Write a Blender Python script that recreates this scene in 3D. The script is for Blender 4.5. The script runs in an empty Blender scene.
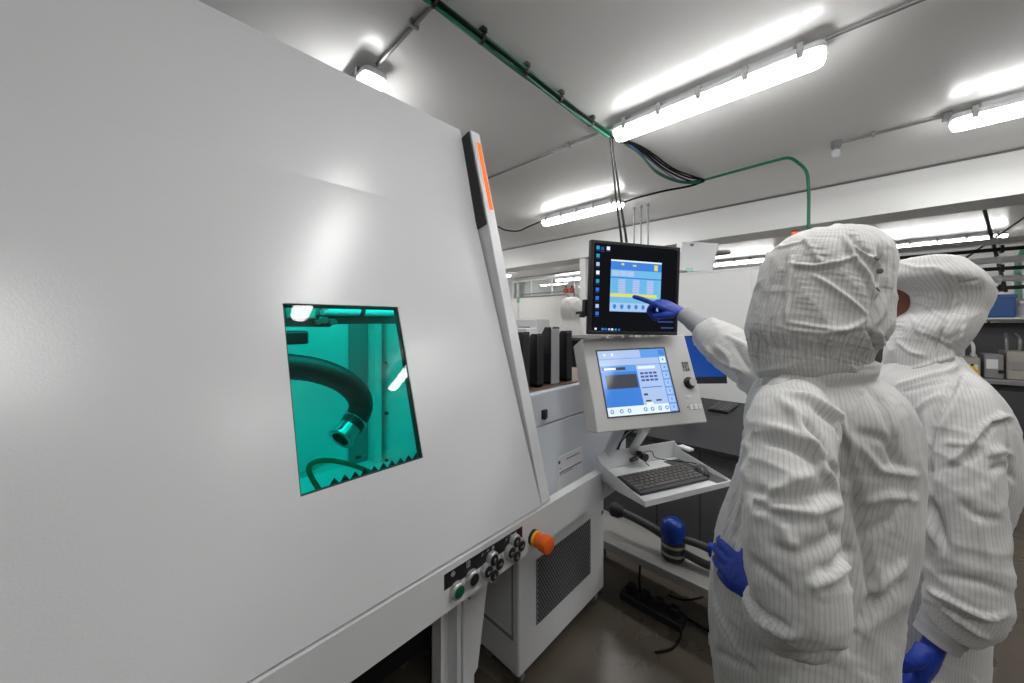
import bpy, bmesh, math, random
import numpy as np
from mathutils import Vector, Matrix
from mathutils.bvhtree import BVHTree

random.seed(4)
S = bpy.context.scene
COL = S.collection
PI = math.pi

# ------------------------------------------------------------------ camera frame (metres, camera 1.6 m above the floor)
FPX, HX, HY, EYE = 354.0, 512.0, 322.0, 1.6
ANG = math.atan2(336, 354)
FW = Vector((math.cos(ANG), math.sin(ANG), 0))
RT = Vector((math.sin(ANG), -math.cos(ANG), 0))
UP = Vector((0, 0, 1))
EYEP = Vector((0, 0, EYE))
def ray(px, py): return FW + RT * ((px - HX) / FPX) + UP * ((HY - py) / FPX)
def atd(px, py, d): return EYEP + ray(px, py) * d
def atz(px, py, z):
    r = ray(px, py); return EYEP + r * ((z - EYE) / r.z)
def atx(px, py, x):
    r = ray(px, py); return EYEP + r * (x / r.x)
def aty(px, py, y):
    r = ray(px, py); return EYEP + r * (y / r.y)
def ld(lat, d, z): return RT * lat + FW * d + UP * z

cam = bpy.data.cameras.new('camera'); camo = bpy.data.objects.new('camera', cam); COL.objects.link(camo)
camo.location = EYEP
camo.rotation_euler = (PI / 2, 0, ANG - PI / 2)
cam.sensor_width = 36; cam.lens = 36 * FPX / 1024
cam.shift_y = -(341.5 - HY) / 1024
cam.clip_start = 0.02
S.camera = camo

# ------------------------------------------------------------------ materials
MATS = {}
def nodes(name):
    m = bpy.data.materials.new(name); m.use_nodes = True
    nt = m.node_tree; nt.nodes.clear()
    out = nt.nodes.new('ShaderNodeOutputMaterial')
    MATS[name] = m
    return m, nt, out
def pbr(name, col, rough=.5, metal=0., spec=.5, bump=0., bscale=200., var=0., vscale=3., coat=0., emit=None, estr=0., rvar=0.):
    m, nt, out = nodes(name)
    b = nt.nodes.new('ShaderNodeBsdfPrincipled')
    b.inputs['Base Color'].default_value = (*col, 1)
    b.inputs['Roughness'].default_value = rough
    b.inputs['Metallic'].default_value = metal
    b.inputs['Specular IOR Level'].default_value = spec
    b.inputs['Coat Weight'].default_value = coat
    b.inputs['Coat Roughness'].default_value = .05
    nt.links.new(b.outputs[0], out.inputs[0])
    tc = nt.nodes.new('ShaderNodeTexCoord')
    if emit:
        b.inputs['Emission Color'].default_value = (*emit, 1); b.inputs['Emission Strength'].default_value = estr
    if bump:
        n = nt.nodes.new('ShaderNodeTexNoise'); n.inputs['Scale'].default_value = bscale; n.inputs['Detail'].default_value = 2
        bp = nt.nodes.new('ShaderNodeBump'); bp.inputs['Strength'].default_value = bump; bp.inputs['Distance'].default_value = .001
        nt.links.new(tc.outputs['Object'], n.inputs['Vector']); nt.links.new(n.outputs[0], bp.inputs['Height']); nt.links.new(bp.outputs[0], b.inputs['Normal'])
    if var or rvar:
        n = nt.nodes.new('ShaderNodeTexNoise'); n.inputs['Scale'].default_value = vscale; n.inputs['Detail'].default_value = 5
        nt.links.new(tc.outputs['Object'], n.inputs['Vector'])
        if var:
            r = nt.nodes.new('ShaderNodeMix'); r.data_type = 'RGBA'
            r.inputs[6].default_value = (*[c * (1 - var) for c in col], 1); r.inputs[7].default_value = (*[min(1, c * (1 + var)) for c in col], 1)
            nt.links.new(n.outputs[0], r.inputs[0]); nt.links.new(r.outputs[2], b.inputs['Base Color'])
        if rvar:
            mr = nt.nodes.new('ShaderNodeMapRange'); mr.inputs[3].default_value = max(.02, rough - rvar); mr.inputs[4].default_value = rough + rvar
            nt.links.new(n.outputs[0], mr.inputs[0]); nt.links.new(mr.outputs[0], b.inputs['Roughness'])
    return m
def emis(name, col, s):
    m, nt, out = nodes(name)
    e = nt.nodes.new('ShaderNodeEmission'); e.inputs[0].default_value = (*col, 1); e.inputs[1].default_value = s
    nt.links.new(e.outputs[0], out.inputs[0]); return m
def glass(name, col, gloss=.06, rough=.02):
    m, nt, out = nodes(name)
    t = nt.nodes.new('ShaderNodeBsdfTransparent'); t.inputs[0].default_value = (*col, 1)
    g = nt.nodes.new('ShaderNodeBsdfGlossy'); g.inputs['Roughness'].default_value = rough
    mx = nt.nodes.new('ShaderNodeMixShader'); fr = nt.nodes.new('ShaderNodeFresnel'); fr.inputs[0].default_value = 1.5
    mu = nt.nodes.new('ShaderNodeMath'); mu.operation = 'MULTIPLY'; mu.inputs[1].default_value = gloss
    nt.links.new(fr.outputs[0], mu.inputs[0]); nt.links.new(mu.outputs[0], mx.inputs[0])
    nt.links.new(t.outputs[0], mx.inputs[1]); nt.links.new(g.outputs[0], mx.inputs[2]); nt.links.new(mx.outputs[0], out.inputs[0])
    return m

LAMP = 15.0
pbr('machine_paint', (.66, .665, .675), .235, bump=.22, bscale=260, spec=.6)
pbr('machine_trim', (.70, .705, .715), .34, spec=.4)
pbr('gap', (.02, .02, .022), .6)
pbr('equip_white', (.76, .77, .78), .4)
pbr('bright_white', (.9, .9, .9), .4)
pbr('shelf_white_shaded', (.27, .265, .25), .5)  # white plank; the shade on it is put into this grey
pbr('low_bounce_paint', (.30, .30, .30), .5)  # unseen walls, toned dark so they bounce less light
pbr('desk_grey_shaded', (.11, .11, .112), .5)  # grey boards, darkened in colour for the shade under the tray
pbr('cool_white', (.60, .63, .68), .4)
pbr('console_paint', (.60, .60, .585), .42, bump=.2, bscale=400)
pbr('black_plastic', (.012, .012, .014), .38)
pbr('black_matte', (.018, .018, .02), .6)
pbr('dark_grey', (.06, .06, .065), .5)
pbr('mid_grey', (.25, .25, .26), .5)
pbr('key_plastic', (.10, .095, .088), .33, spec=.6)
pbr('steel', (.55, .55, .55), .28, metal=1)
pbr('brushed', (.42, .42, .42), .4, metal=.9)
pbr('chrome_ring', (.5, .5, .5), .3, metal=.6)
pbr('galvanised', (.30, .30, .30), .38, metal=.75)
pbr('orange_plastic', (.85, .13, .01), .38)
pbr('yellow_plastic', (.85, .55, .02), .4)
pbr('green_plastic', (.0, .09, .04), .35)
pbr('label_black', (.008, .008, .009), .35)
pbr('symbol_white', (.6, .6, .6), .5)
pbr('paper', (.72, .72, .74), .7)
pbr('ink', (.08, .08, .09), .7)
pbr('cable_black', (.012, .012, .012), .75, spec=.15)
pbr('cable_green', (.0, .17, .085), .45)
pbr('cable_mint', (.34, .72, .55), .45)
pbr('cable_blue', (.02, .10, .35), .45)
pbr('ceiling_paint', (.90, .895, .885), .24, spec=.28)
pbr('beam_paint', (.86, .86, .85), .28)
pbr('wall_paint', (.83, .83, .82), .4)
pbr('partition_paint', (.80, .79, .76), .5)
pbr('grille_grey', (.16, .165, .165), .5)
pbr('floor_epoxy', (.115, .096, .073), .28, var=.12, vscale=2.5, rvar=.05)
pbr('chamber', (.72, .72, .72), .5)
pbr('hose_rubber', (.012, .013, .013), .42)
pbr('blue_bin', (.02, .09, .30), .4)
pbr('brown_top', (.13, .075, .055), .5)
pbr('smoke_plastic', (.022, .022, .025), .3, spec=.6)
pbr('clear_plastic', (.42, .43, .45), .2)
pbr('vac_blue', (.0, .035, .30), .35)
pbr('glove_blue', (.007, .040, .36), .48, bump=.3, bscale=500)
pbr('knit_cuff', (.38, .38, .39), .85, bump=.5, bscale=900)
pbr('skin', (.19, .07, .045), .5, bump=.1)
pbr('shoe_cover', (.55, .55, .55), .7)
pbr('snap_dark', (.09, .08, .075), .45)
pbr('beige_equip', (.36, .34, .29), .45)
pbr('red_part', (.55, .06, .02), .5)
emis('tube_on', (1.0, .997, .985), LAMP)
emis('tube_dim', (1.0, .985, .95), 5)
emis('chamber_fill_glow', (.95, 1.0, 1.0), 12)  # glow of the strips added inside the machine
emis('orange_light', (1.0, .17, .04), .75)
pbr('orange_lens', (.8, .12, .01), .3, emit=(1, .16, .02), estr=.25)
emis('screen_dark', (.012, .013, .016), .3)
for n, c, s in [('ui_blue', (.05, .22, .70), .8), ('ui_mid', (.12, .34, .80), .8), ('ui_pale', (.42, .56, .86), .8), ('ui_white', (.75, .85, .96), .85),
                ('ui_sky', (.16, .50, .80), .8), ('ui_yellow', (.75, .72, .12), .8), ('ui_deep', (.012, .075, .42), .8), ('ui_grey', (.055, .06, .075), .8),
                ('ui_cyan', (.02, .30, .55), .8), ('ui_navy', (.02, .06, .22), .8), ('ui_royal', (.0, .045, .25), .8), ('ui_icon', (.02, .16, .70), .8)]:
    m = pbr(n, (.01, .01, .012), .18, emit=c, estr=s * .68)
glass('teal_glass', (.0, .66, .52), 1.0)
glass('clear_pane', (.93, .95, .95), .8)
glass('smoke_glass', (.30, .30, .32), .8)

# ------------------------------------------------------------------ mesh builder
ROOTLOC = {}
class MB:
    def __init__(s): s.v = []; s.f = []; s.m = []; s.mi = 0
    def mat(s, i): s.mi = i; return s
    def add(s, vs, fs):
        o = len(s.v); s.v += [Vector(p) for p in vs]
        for f in fs: s.f.append([o + i for i in f]); s.m.append(s.mi)
        return s
    def box(s, c, size, X=Vector((1, 0, 0)), Y=Vector((0, 1, 0)), Z=UP):
        c = Vector(c); hx, hy, hz = [q / 2 for q in size]
        vs = [c + X * (hx * a) + Y * (hy * b) + Z * (hz * d) for d in (-1, 1) for a, b in ((-1, -1), (1, -1), (1, 1), (-1, 1))]
        return s.add(vs, [(3, 2, 1, 0), (4, 5, 6, 7), (0, 1, 5, 4), (1, 2, 6, 5), (2, 3, 7, 6), (3, 0, 4, 7)])
    def bb(s, lo, hi): return s.box([(a + b) / 2 for a, b in zip(lo, hi)], [abs(b - a) for a, b in zip(lo, hi)])
    def prism(s, poly, ext):
        """poly: 3-D points in order, swept by vector ext"""
        n = len(poly); p = [Vector(q) for q in poly]; e = Vector(ext)
        nn = (p[1] - p[0]).cross(p[2] - p[1])
        fs = [list(range(n)), list(range(2 * n - 1, n - 1, -1))] + [[i + n, (i + 1) % n + n, (i + 1) % n, i] for i in range(n)]
        if nn.dot(e) > 0: fs = [list(reversed(f)) for f in fs]
        return s.add(p + [q + e for q in p], fs)
    def quad(s, a, b, c, d): return s.add([a, b, c, d], [(0, 1, 2, 3)])
    def rings(s, R, cap=True):
        n = len(R[0]); vs = [p for r in R for p in r]; fs = []
        for k in range(len(R) - 1):
            for i in range(n):
                j = (i + 1) % n
                fs.append((k * n + i, k * n + j, (k + 1) * n + j, (k + 1) * n + i))
        if cap:
            fs.append(list(range(n - 1, -1, -1))); fs.append([(len(R) - 1) * n + i for i in range(n)])
        return s.add(vs, fs)
    def cyl(s, p0, p1, r0, r1=None, n=20, cap=True):
        return s.lathe(p0, Vector(p1) - Vector(p0), [(0, r0), ((Vector(p1) - Vector(p0)).length, r0 if r1 is None else r1)], n, cap)
    def lathe(s, base, axis, prof, n=24, cap=True):
        a = Vector(axis).normalized(); u = a.orthogonal().normalized(); w = a.cross(u)
        return s.rings([[Vector(base) + a * h + (u * math.cos(2 * PI * i / n) + w * math.sin(2 * PI * i / n)) * r for i in range(n)] for h, r in prof], cap)
    def tube(s, pts, r, n=8, smooth=0, cap=True):
        P = [Vector(p) for p in pts]
        if smooth: P = spline(P, smooth)
        rr = r if isinstance(r, (list, tuple)) else [r] * len(P)
        if len(rr) != len(P): rr = [rr[0] + (rr[-1] - rr[0]) * k / (len(P) - 1) for k in range(len(P))]
        R = []; u = None
        for k, p in enumerate(P):
            t = (P[min(k + 1, len(P) - 1)] - P[max(k - 1, 0)]).normalized()
            u = t.orthogonal().normalized() if u is None else (u - t * u.dot(t)).normalized()
            w = t.cross(u)
            R.append([p + (u * math.cos(2 * PI * i / n) + w * math.sin(2 * PI * i / n)) * rr[k] for i in range(n)])
        return s.rings(R, cap)
    def build(s, name, mats, parent=None, bevel=0., smooth=40, root=None, seg=2):
        if isinstance(mats, str): mats = [mats]
        me = bpy.data.meshes.new(name)
        if parent is not None: off = ROOTLOC[parent]
        else:
            xs = [p.x for p in s.v]; ys = [p.y for p in s.v]; zs = [p.z for p in s.v]
            off = Vector(((min(xs) + max(xs)) / 2, (min(ys) + max(ys)) / 2, min(zs)))
        me.from_pydata([p - off for p in s.v], [], s.f)
        for m in mats: me.materials.append(MATS[m])
        me.polygons.foreach_set('material_index', s.m)
        o = bpy.data.objects.new(name, me); COL.objects.link(o)
        ROOTLOC[o] = off
        if parent is not None: o.parent = parent
        else: o.location = off
        if bevel:
            b = o.modifiers.new('edge', 'BEVEL'); b.width = bevel; b.segments = seg; b.limit_method = 'ANGLE'; b.angle_limit = math.radians(40)
        if smooth:
            me.polygons.foreach_set('use_smooth', [True] * len(me.polygons))
            if not bevel: me.set_sharp_from_angle(angle=math.radians(smooth))
            else:
                me.set_sharp_from_angle(angle=math.radians(80))
        me.update()
        return o
def spline(P, sub):
    out = []
    n = len(P)
    for k in range(n - 1):
        a, b, c, d = P[max(k - 1, 0)], P[k], P[k + 1], P[min(k + 2, n - 1)]
        for i in range(sub):
            t = i / sub
            out.append(.5 * ((2 * b) + (c - a) * t + (2 * a - 5 * b + 4 * c - d) * t * t + (3 * b - a - 3 * c + d) * t ** 3))
    out.append(P[-1]); return out
def tag(o, label, cat, group=None):
    o['label'] = label; o['category'] = cat
    if group: o['group'] = group
    return o
def thing(name, label, cat, loc, group=None):
    o = bpy.data.objects.new(name, None); COL.objects.link(o); o.empty_display_size = .1
    o.location = loc; ROOTLOC[o] = Vector(loc)
    return tag(o, label, cat, group)
def struct(o): o['kind'] = 'structure'; return o
def kids(o): return [c for c in bpy.data.objects if c.parent == o]
def dup(root, loc, label=None, group=None):
    r = root.copy(); COL.objects.link(r); r.location = loc
    for ch in kids(root):
        c = ch.copy(); COL.objects.link(c); c.parent = r
        for g in kids(ch):
            q = g.copy(); COL.objects.link(q); q.parent = c
    if label: r['label'] = label
    if group: r['group'] = group
    return r
# ================================================================== the room
CZ = 3.15
def slab(name, lo, hi, mat):
    return struct(MB().bb(lo, hi).build(name, mat, smooth=0))
slab('floor', (-4.2, -6.2, -.1), (12.2, 9.2, 0), 'floor_epoxy')
slab('ceiling', (-4.2, -6.2, CZ), (12.2, 9.2, CZ + .1), 'ceiling_paint')
slab('wall_far', (12, -6, 0), (12.2, 9, CZ), 'wall_paint')
slab('wall_left', (-4, 9, 0), (12, 9.2, CZ), 'wall_paint')
slab('wall_right', (-4, -6.2, 0), (12, -6, CZ), 'low_bounce_paint')
slab('wall_near', (-4.2, -6, 0), (-4, 9, CZ), 'low_bounce_paint')
BX = 5.4
slab('ceiling_beam', (BX, -6, 2.74), (BX + .5, 9, CZ), 'beam_paint')
m = MB().cyl((BX - .012, -6, CZ - .012), (BX - .012, 9, CZ - .012), .009, n=8)
tag(m.build('ceiling_conduit', 'galvanised'), 'thin grey conduit running along the top edge of the white ceiling beam', 'conduit', None)
# column under the beam
cb = atx(584, 300, BX + .1)
struct(MB().bb((BX + .05, cb.y - .06, 0), (BX + .17, cb.y + .06, 2.74)).build('column', 'wall_paint', bevel=.006))

# ---- ceiling lamps
def make_lamp(label, group, x, y, ln=1.2):
    t = thing('ceiling_lamp', label, 'ceiling lamp', (x, y, CZ - .1), group)
    z = CZ - .062
    h = MB()
    sec = [(-.076, -.023), (.076, -.023), (.076, -.002), (.066, .016), (.045, .028), (-.045, .028), (-.066, .016), (-.076, -.002)]
    h.rings([[Vector((x + u * k, y + yy, z - .03 + (v + .03) * k)) for u, v in sec] for yy, k in [(-ln / 2 - .02, .6), (-ln / 2 - .005, .92), (-ln / 2 + .02, 1), (ln / 2 - .02, 1), (ln / 2 + .005, .92), (ln / 2 + .02, .6)]])
    h.bb((x - .03, y - ln * .4, z + .02), (x + .03, y + ln * .4, CZ))
    h.build('housing', 'equip_white', t, bevel=.006)
    d = MB(); R = []
    for yy, k in [(-ln / 2 - .012, .45), (-ln / 2, .85), (-ln / 2 + .03, 1), (ln / 2 - .03, 1), (ln / 2, .85), (ln / 2 + .012, .45)]:
        R.append([Vector((x + .072 * k * math.cos(a), y + yy, z - .031 - .062 * k * math.sin(a))) for a in [PI * i / 10 for i in range(11)]])
    d.rings(R); d.build('diffuser', 'tube_on', t)
    for i in range(5):
        yy = y - ln / 2 + .09 + i * (ln - .18) / 4
        c = MB()
        c.prism([(x + u, yy - .015, z + v) for u, v in [(-.082, -.052), (-.0775, -.052), (-.0775, .0285), (.0775, .0285), (.0775, -.052), (.082, -.052), (.082, .034), (-.082, .034)]], (0, .03, 0))
        c.build('clip', 'brushed', t, bevel=.002)
    return t
LY = [
    (2.555, .70, 'fluorescent ceiling lamp with clear clips, nearest and largest, above the person in front', None),
    (4.08, 2.62, 'fluorescent ceiling lamp above the upper black monitor, with black cables at both ends', None),
    (4.12, -1.16, 'fluorescent ceiling lamp cut by the right edge, on the conduit with a small sensor', None),
    (.97, 2.64, 'ceiling lamp seen end on, half hidden behind the top edge of the big machine', None),
]
lamp0 = make_lamp(LY[0][2], 'fluorescent ceiling lamps', LY[0][0], LY[0][1])
for x, y, lb, g in LY[1:]: dup(lamp0, (x, y, CZ - .1), lb, 'fluorescent ceiling lamps')
# rows carried on over and behind the viewer, with unseen fill lamps added
OUT = 'fluorescent ceiling lamp outside this view, in a set partly added for fill'
for x, y in [(.96, -.2), (2.555, -1.9), (4.1, -3.6), (-.62, -1.2), (.97, -2.9), (2.555, 4.4), (4.08, 6.2), (6.4, 7.4), (7.9, 8.2)]:  # added fill: two behind the viewer for the hoods, last two for the far gap
    dup(lamp0, (x, y, CZ - .1), OUT, 'fluorescent ceiling lamps outside the view')
# lamps beyond the beam
p = atz(940, 243, 2.98)
FARL = [((7.6, p.y + (7.6 - p.x) * .0 - .2), 'long ceiling lamp beyond the beam, above the hood of the right person', 0)]
far_lamps = [
    (10.0, -1.17, 'long ceiling lamp beyond the beam, just above the hood of the right person'),
    (10.0, 2.0, 'far ceiling lamp beyond the beam, peeking over the white tall cabinet'),
    (10.0, 6.6, 'smallest far ceiling lamp, low in the gap between machine and upper black monitor'),
    (10.0, -4.3, 'far ceiling lamp beyond the beam, farthest right, past the picture edge'),
]
lf = make_lamp(far_lamps[0][2], 'ceiling lamps beyond the beam', far_lamps[0][0], far_lamps[0][1], 1.5)
for x, y, lb in far_lamps[1:]: dup(lf, (x, y, CZ - .1), lb, 'ceiling lamps beyond the beam')

# ---- conduits on the ceiling, with clips
def conduit(label, x, y0, y1, r=.011, clips=()):
    t = thing('ceiling_conduit', label, 'conduit', (x, y0, CZ - .03))
    MB().cyl((x, y0, CZ - .02), (x, y1, CZ - .02), r, n=10).build('pipe', 'galvanised', t)
    for y in clips: MB().box((x, y, CZ - .018), (.05, .02, .036)).build('pipe_clip', 'brushed', t, bevel=.004)
conduit('thin grey conduit running from the nearest ceiling lamp to the upper right edge', 2.555, -6, .09, clips=(-.38, -2.8))
conduit('thin grey conduit on the ceiling left of the nearest lamp, above the light strip post', 2.555, 1.32, 3.78, clips=(1.75,))
conduit('thin grey conduit on the ceiling between the small sensor and the rightmost lamp', 4.12, -.52, atx(836, 135, 4.12).y - .03, clips=(-.15,))
conduit('short grey conduit from the end-on ceiling lamp to the green cable bundle', .975, 1.43, 2.03, .012, clips=(1.62,))
# small sensor on the third conduit
SY = atx(836, 135, 4.12).y
t = thing('ceiling_sensor', 'small white bulb-shaped sensor hanging from the ceiling conduit at right', 'sensor', (4.12, SY, CZ - .14))
MB().lathe((4.12, SY, CZ), (0, 0, -1), [(0, .035), (.05, .035), (.055, .022), (.075, .022)], 20).build('socket', 'mid_grey', t)
MB().lathe((4.12, SY, CZ - .07), (0, 0, -1), [(0, .02), (.02, .03), (.05, .03), (.066, .018), (.07, .004)], 20).build('bulb', 'equip_white', t)
# ---- junction box by the rightmost lamp
tag(MB().box((4.12, -.535, CZ - .03), (.06, .05, .05)).build('junction_box', 'mid_grey', bevel=.005), 'small grey junction box at the end of the rightmost ceiling lamp', 'junction box')

# ---- green cable bundle along the ceiling
t = thing('cable_bundle', 'green cable bundle strapped along the ceiling above the big machine', 'cable bundle', (1.7, 1.41, CZ - .05))
for i in range(7):
    a = i * 2.4; r = .017 if i else 0
    oy, oz = r * math.cos(a), r * math.sin(a)
    pts = []
    for k in range(9):
        x = -.2 + 2.80 * k / 8
        pts.append((x, 1.41 + oy + .004 * math.sin(k * 2 + i) - .02 * max(0, k - 7), CZ - .045 + oz - .006 * math.sin(k * PI / 2 + .5 * i) ** 2))
    MB().tube(pts, .0085, 8, 4).build('cable', 'cable_green' if i not in (4,) else 'cable_black', t)
for x in (.95, 1.25, 1.6, 1.95, 2.35):
    k = MB().lathe((x - .008, 1.41, CZ - .045), (1, 0, 0), [(0, .030), (.016, .030)], 14); k.box((x, 1.405, CZ - .012), (.03, .05, .024))
    k.build('cable_tie', 'black_matte' if x in (1.25, .95) else 'snap_dark', t)
MB().tube([(1.3, 1.39, CZ - .06), (1.42, 1.365, CZ - .085), (1.52, 1.37, CZ - .075), (1.62, 1.395, CZ - .06)], .006, 6, 4).build('loose_wire', 'cable_black', t)

# black and green bundle drooping on to the next row
q0 = Vector((2.60, 1.395, CZ - .05))
def cpt(px, py, z): return atz(px, py, z)
t = thing('cable_bundle', 'black and green cables drooping from the nearest lamp to the next conduit row', 'cable bundle', q0)
ends = cpt(704, 180, CZ - .05)
for i, (mt, mids) in enumerate([('cable_black', [(640, 148), (668, 168), (688, 177)]), ('cable_black', [(641, 151), (666, 170), (690, 181)]), ('cable_black', [(642, 147), (672, 168), (692, 176)]),
                                ('cable_green', [(636, 150), (655, 170), (676, 180), (695, 182)]), ('cable_green', [(637, 152), (657, 173), (678, 182), (697, 183)]), ('cable_blue', [(622, 140), (636, 149), (650, 160), (680, 181)])]):
    pts = [q0 + Vector((0, .005 * i - .01, .004 * i - .01))] + [cpt(a, b, CZ - .045 - .012 * (j % 2)) for j, (a, b) in enumerate(mids)] + [ends + Vector((0, .005 * (i - 2), .003 * i))]
    MB().tube(pts, .0085 if mt != 'cable_blue' else .005, 8, 5).build('cable', mt, t)
# green cable continuing and dropping
gd = cpt(798, 160, CZ - .045)
gx, gy = gd.x, gd.y
t = MB().tube([ends, cpt(740, 170, CZ - .035), cpt(770, 162, CZ - .035), cpt(788, 158, CZ - .04), (gx, gy, CZ - .07), (gx + .02, gy - .06, CZ - .17), (gx + .02, gy - .075, CZ - .35), (gx + .02, gy - .075, 2.55), (gx + .01, gy - .07, 2.19)], .013, 10, 6).build('green_cable', 'cable_green')
tag(t, 'green cable bending off the ceiling and dropping behind the front hood', 'cable')
t = MB().tube([ends + Vector((0, 0, -.01)), cpt(690, 186, CZ - .04), cpt(664, 191, CZ - .035), cpt(640, 197, CZ - .035), cpt(624, 202, CZ - .05)], .012, 8, 4).build('black_cable', 'cable_black')
tag(t, 'black cable leading to the right end of the lamp above the monitor', 'cable')
e = Vector((4.08, 3.23, CZ - .06))
t = MB().tube([e, cpt(530, 226, CZ - .09), cpt(518, 231, CZ - .13), cpt(505, 230, CZ - .1), cpt(496, 226, CZ - .05), cpt(480, 224, CZ - .03)], .011, 8, 4).build('black_cable', 'cable_black')
tag(t, 'black cable sagging from the left end of the lamp above the monitor', 'cable')
for i, lb in enumerate(['left one of two black cables hanging down to the upper monitor', 'right one of two black cables hanging down to the upper monitor']):
    a = Vector((2.60 + .02 * i, 1.385 - .01 * i, CZ - .06)); b = atd(622 + 5 * i, 246, 1.68)
    pts = [a, a + Vector((.0, -.005, -.06)), a.lerp(b, .3) + Vector((.01, 0, -.05)), a.lerp(b, .65) + Vector((0, 0, -.03)), b, b + Vector((0, .01, -.12))]
    tag(MB().tube(pts, .006, 8, 4).build('hanging_cable', 'cable_black'), lb, 'cable', 'black cables hanging to the monitor')

# ---- three thin drop pipes behind the monitor
for i, px in enumerate((634, 641, 648)):
    b = atx(px, 230, 4.6)
    m = MB().cyl((b.x, b.y, 1.2), (b.x, b.y, CZ), .011, n=10); m.lathe((b.x, b.y, CZ - .03), UP, [(0, .02), (.03, .02)], 12)
    tag(m.build('drop_pipe', 'mid_grey'), ['leftmost', 'middle', 'rightmost'][i] + ' of three thin grey pipes dropping from the ceiling behind the upper monitor', 'pipe', 'thin drop pipes')

# ---- grey ceiling panels beyond the beam
def vent(x0, x1, y0, y1, label, n):
    t = thing('ceiling_panel', label, 'ceiling panel', ((x0 + x1) / 2, (y0 + y1) / 2, CZ - .06), 'grey ceiling panels beyond the beam')
    MB().bb((x0, y0, CZ - .03), (x1, y1, CZ - .002)).build('panel', 'grille_grey', t)
    for k in range(n + 1):
        yy = y0 + (y1 - y0) * k / n
        MB().bb((x0 - .03, yy - .022, CZ - .05), (x1 + .03, yy + .022, CZ - .02)).build('bar', 'wall_paint', t)
    for xx in (x0 - .03, x1 + .03): MB().bb((xx - .02, y0, CZ - .05), (xx + .02, y1, CZ - .02)).build('bar', 'wall_paint', t)
vent(6.2, 7.2, -2.4, .35, 'dark grey ceiling panel with white bars above the right person', 3)
vent(6.2, 7.2, 1.3, 2.7, 'dark grey ceiling panel with white bars right of the upper monitor', 2)
vent(6.3, 7.2, 3.9, 5.4, 'dark grey ceiling panel beyond the beam, left of the upper monitor', 2)
# ================================================================== the big laser machine
K = .33
YB, ZB, ZS, ZT = .85, .89, 2.06, 2.52
def pf(x, z, off=0.0):
    """a point on the leaning front; off = distance out of the machine"""
    n = Vector((0, -1, K)).normalized()
    return Vector((x, YB + K * (z - ZB), z)) + n * off
XL, XR = -1.8, 1.06
mach = thing('laser_machine', 'huge light grey leaning machine enclosure with green tinted window, filling the left', 'machine', (-.3, 1.9, 0))
def ring_panel(mb, xs, zs, t):
    """panel with a hole: xs, zs = outer0, hole0, hole1, outer1"""
    for i in range(3):
        for j in range(3):
            if i == 1 and j == 1: continue
            a, b, c, d = pf(xs[i], zs[j]), pf(xs[i + 1], zs[j]), pf(xs[i + 1], zs[j + 1]), pf(xs[i], zs[j + 1])
            mb.quad(a, b, c, d)
            n = Vector((0, 1, -K)).normalized() * t
            mb.quad(d + n, c + n, b + n, a + n)
    n = Vector((0, 1, -K)).normalized() * t
    def side(a, b): mb.quad(b, a, a + n, b + n)
    o = [pf(xs[0], zs[0]), pf(xs[3], zs[0]), pf(xs[3], zs[3]), pf(xs[0], zs[3])]
    for k in range(4): side(o[k], o[(k + 1) % 4])
    h = [pf(xs[1], zs[1]), pf(xs[2], zs[1]), pf(xs[2], zs[2]), pf(xs[1], zs[2])]
    for k in range(4): side(h[(k + 1) % 4], h[k])
HX0, HX1, HZ0, HZ1 = .265, .601, 1.183, 1.651
m = MB(); ring_panel(m, (XL, HX0, HX1, XR), (ZB + .006, HZ0, HZ1, ZS), .022)
m.build('front_panel', 'machine_paint', mach, smooth=0)
# upper panel: leans a hair less, so the fold between the two shows
KU = .245
def pu(x, z): return Vector((x, YB + K * (ZS - ZB) + KU * (z - ZS), z))
m = MB(); m.prism([pu(XL, ZS), pu(1.06, ZS), pu(1.06, ZT), pu(XL, ZT)], (0, .03, 0)); m.build('upper_panel', 'machine_paint', mach, smooth=0)
yt = pu(0, ZT).y
MB().bb((XL, yt + .002, ZT - .03), (1.06, 3.2, ZT - .002)).build('roof_panel', 'dark_grey', mach, smooth=0)  # unseen roof, toned dark to keep bounced light off the ceiling
# right side wall of the enclosure
m = MB(); m.prism([(1.035, YB + .03, ZB), (1.035, 3.2, ZB), (1.035, 3.2, ZT - .04), (1.035, yt + .03, ZT - .04), (1.035, YB + K * (ZS - ZB) + .03, ZS)], (.025, 0, 0)); m.build('side_panel', 'machine_paint', mach, smooth=0)
# corner post with the orange status strip
KP = .265      # the post leans a little less than the panels
def post(x0, x1, z0, z1, off, t):
    m = MB(); n = Vector((0, -1, KP)).normalized()
    q = [Vector((x, YB + KP * (z - ZB), z)) + n * off for x, z in ((x0, z0), (x1, z0), (x1, z1), (x0, z1))]
    m.prism(q, -n * t); return m
pst = post(1.066, 1.122, ZB + .006, 2.50, -.002, .17).build('corner_post', 'machine_trim', mach, bevel=.004)
post(1.0602, 1.0658, ZS - .02, 2.495, -.012, .17).build('post_shade', 'gap', mach, smooth=0)  # solid black strip standing in for shade on the post's left side
m = post(1.090, 1.114, 2.11, 2.445, .0005, .01); st = m.build('status_light', 'orange_light', pst, bevel=.003)
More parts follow.
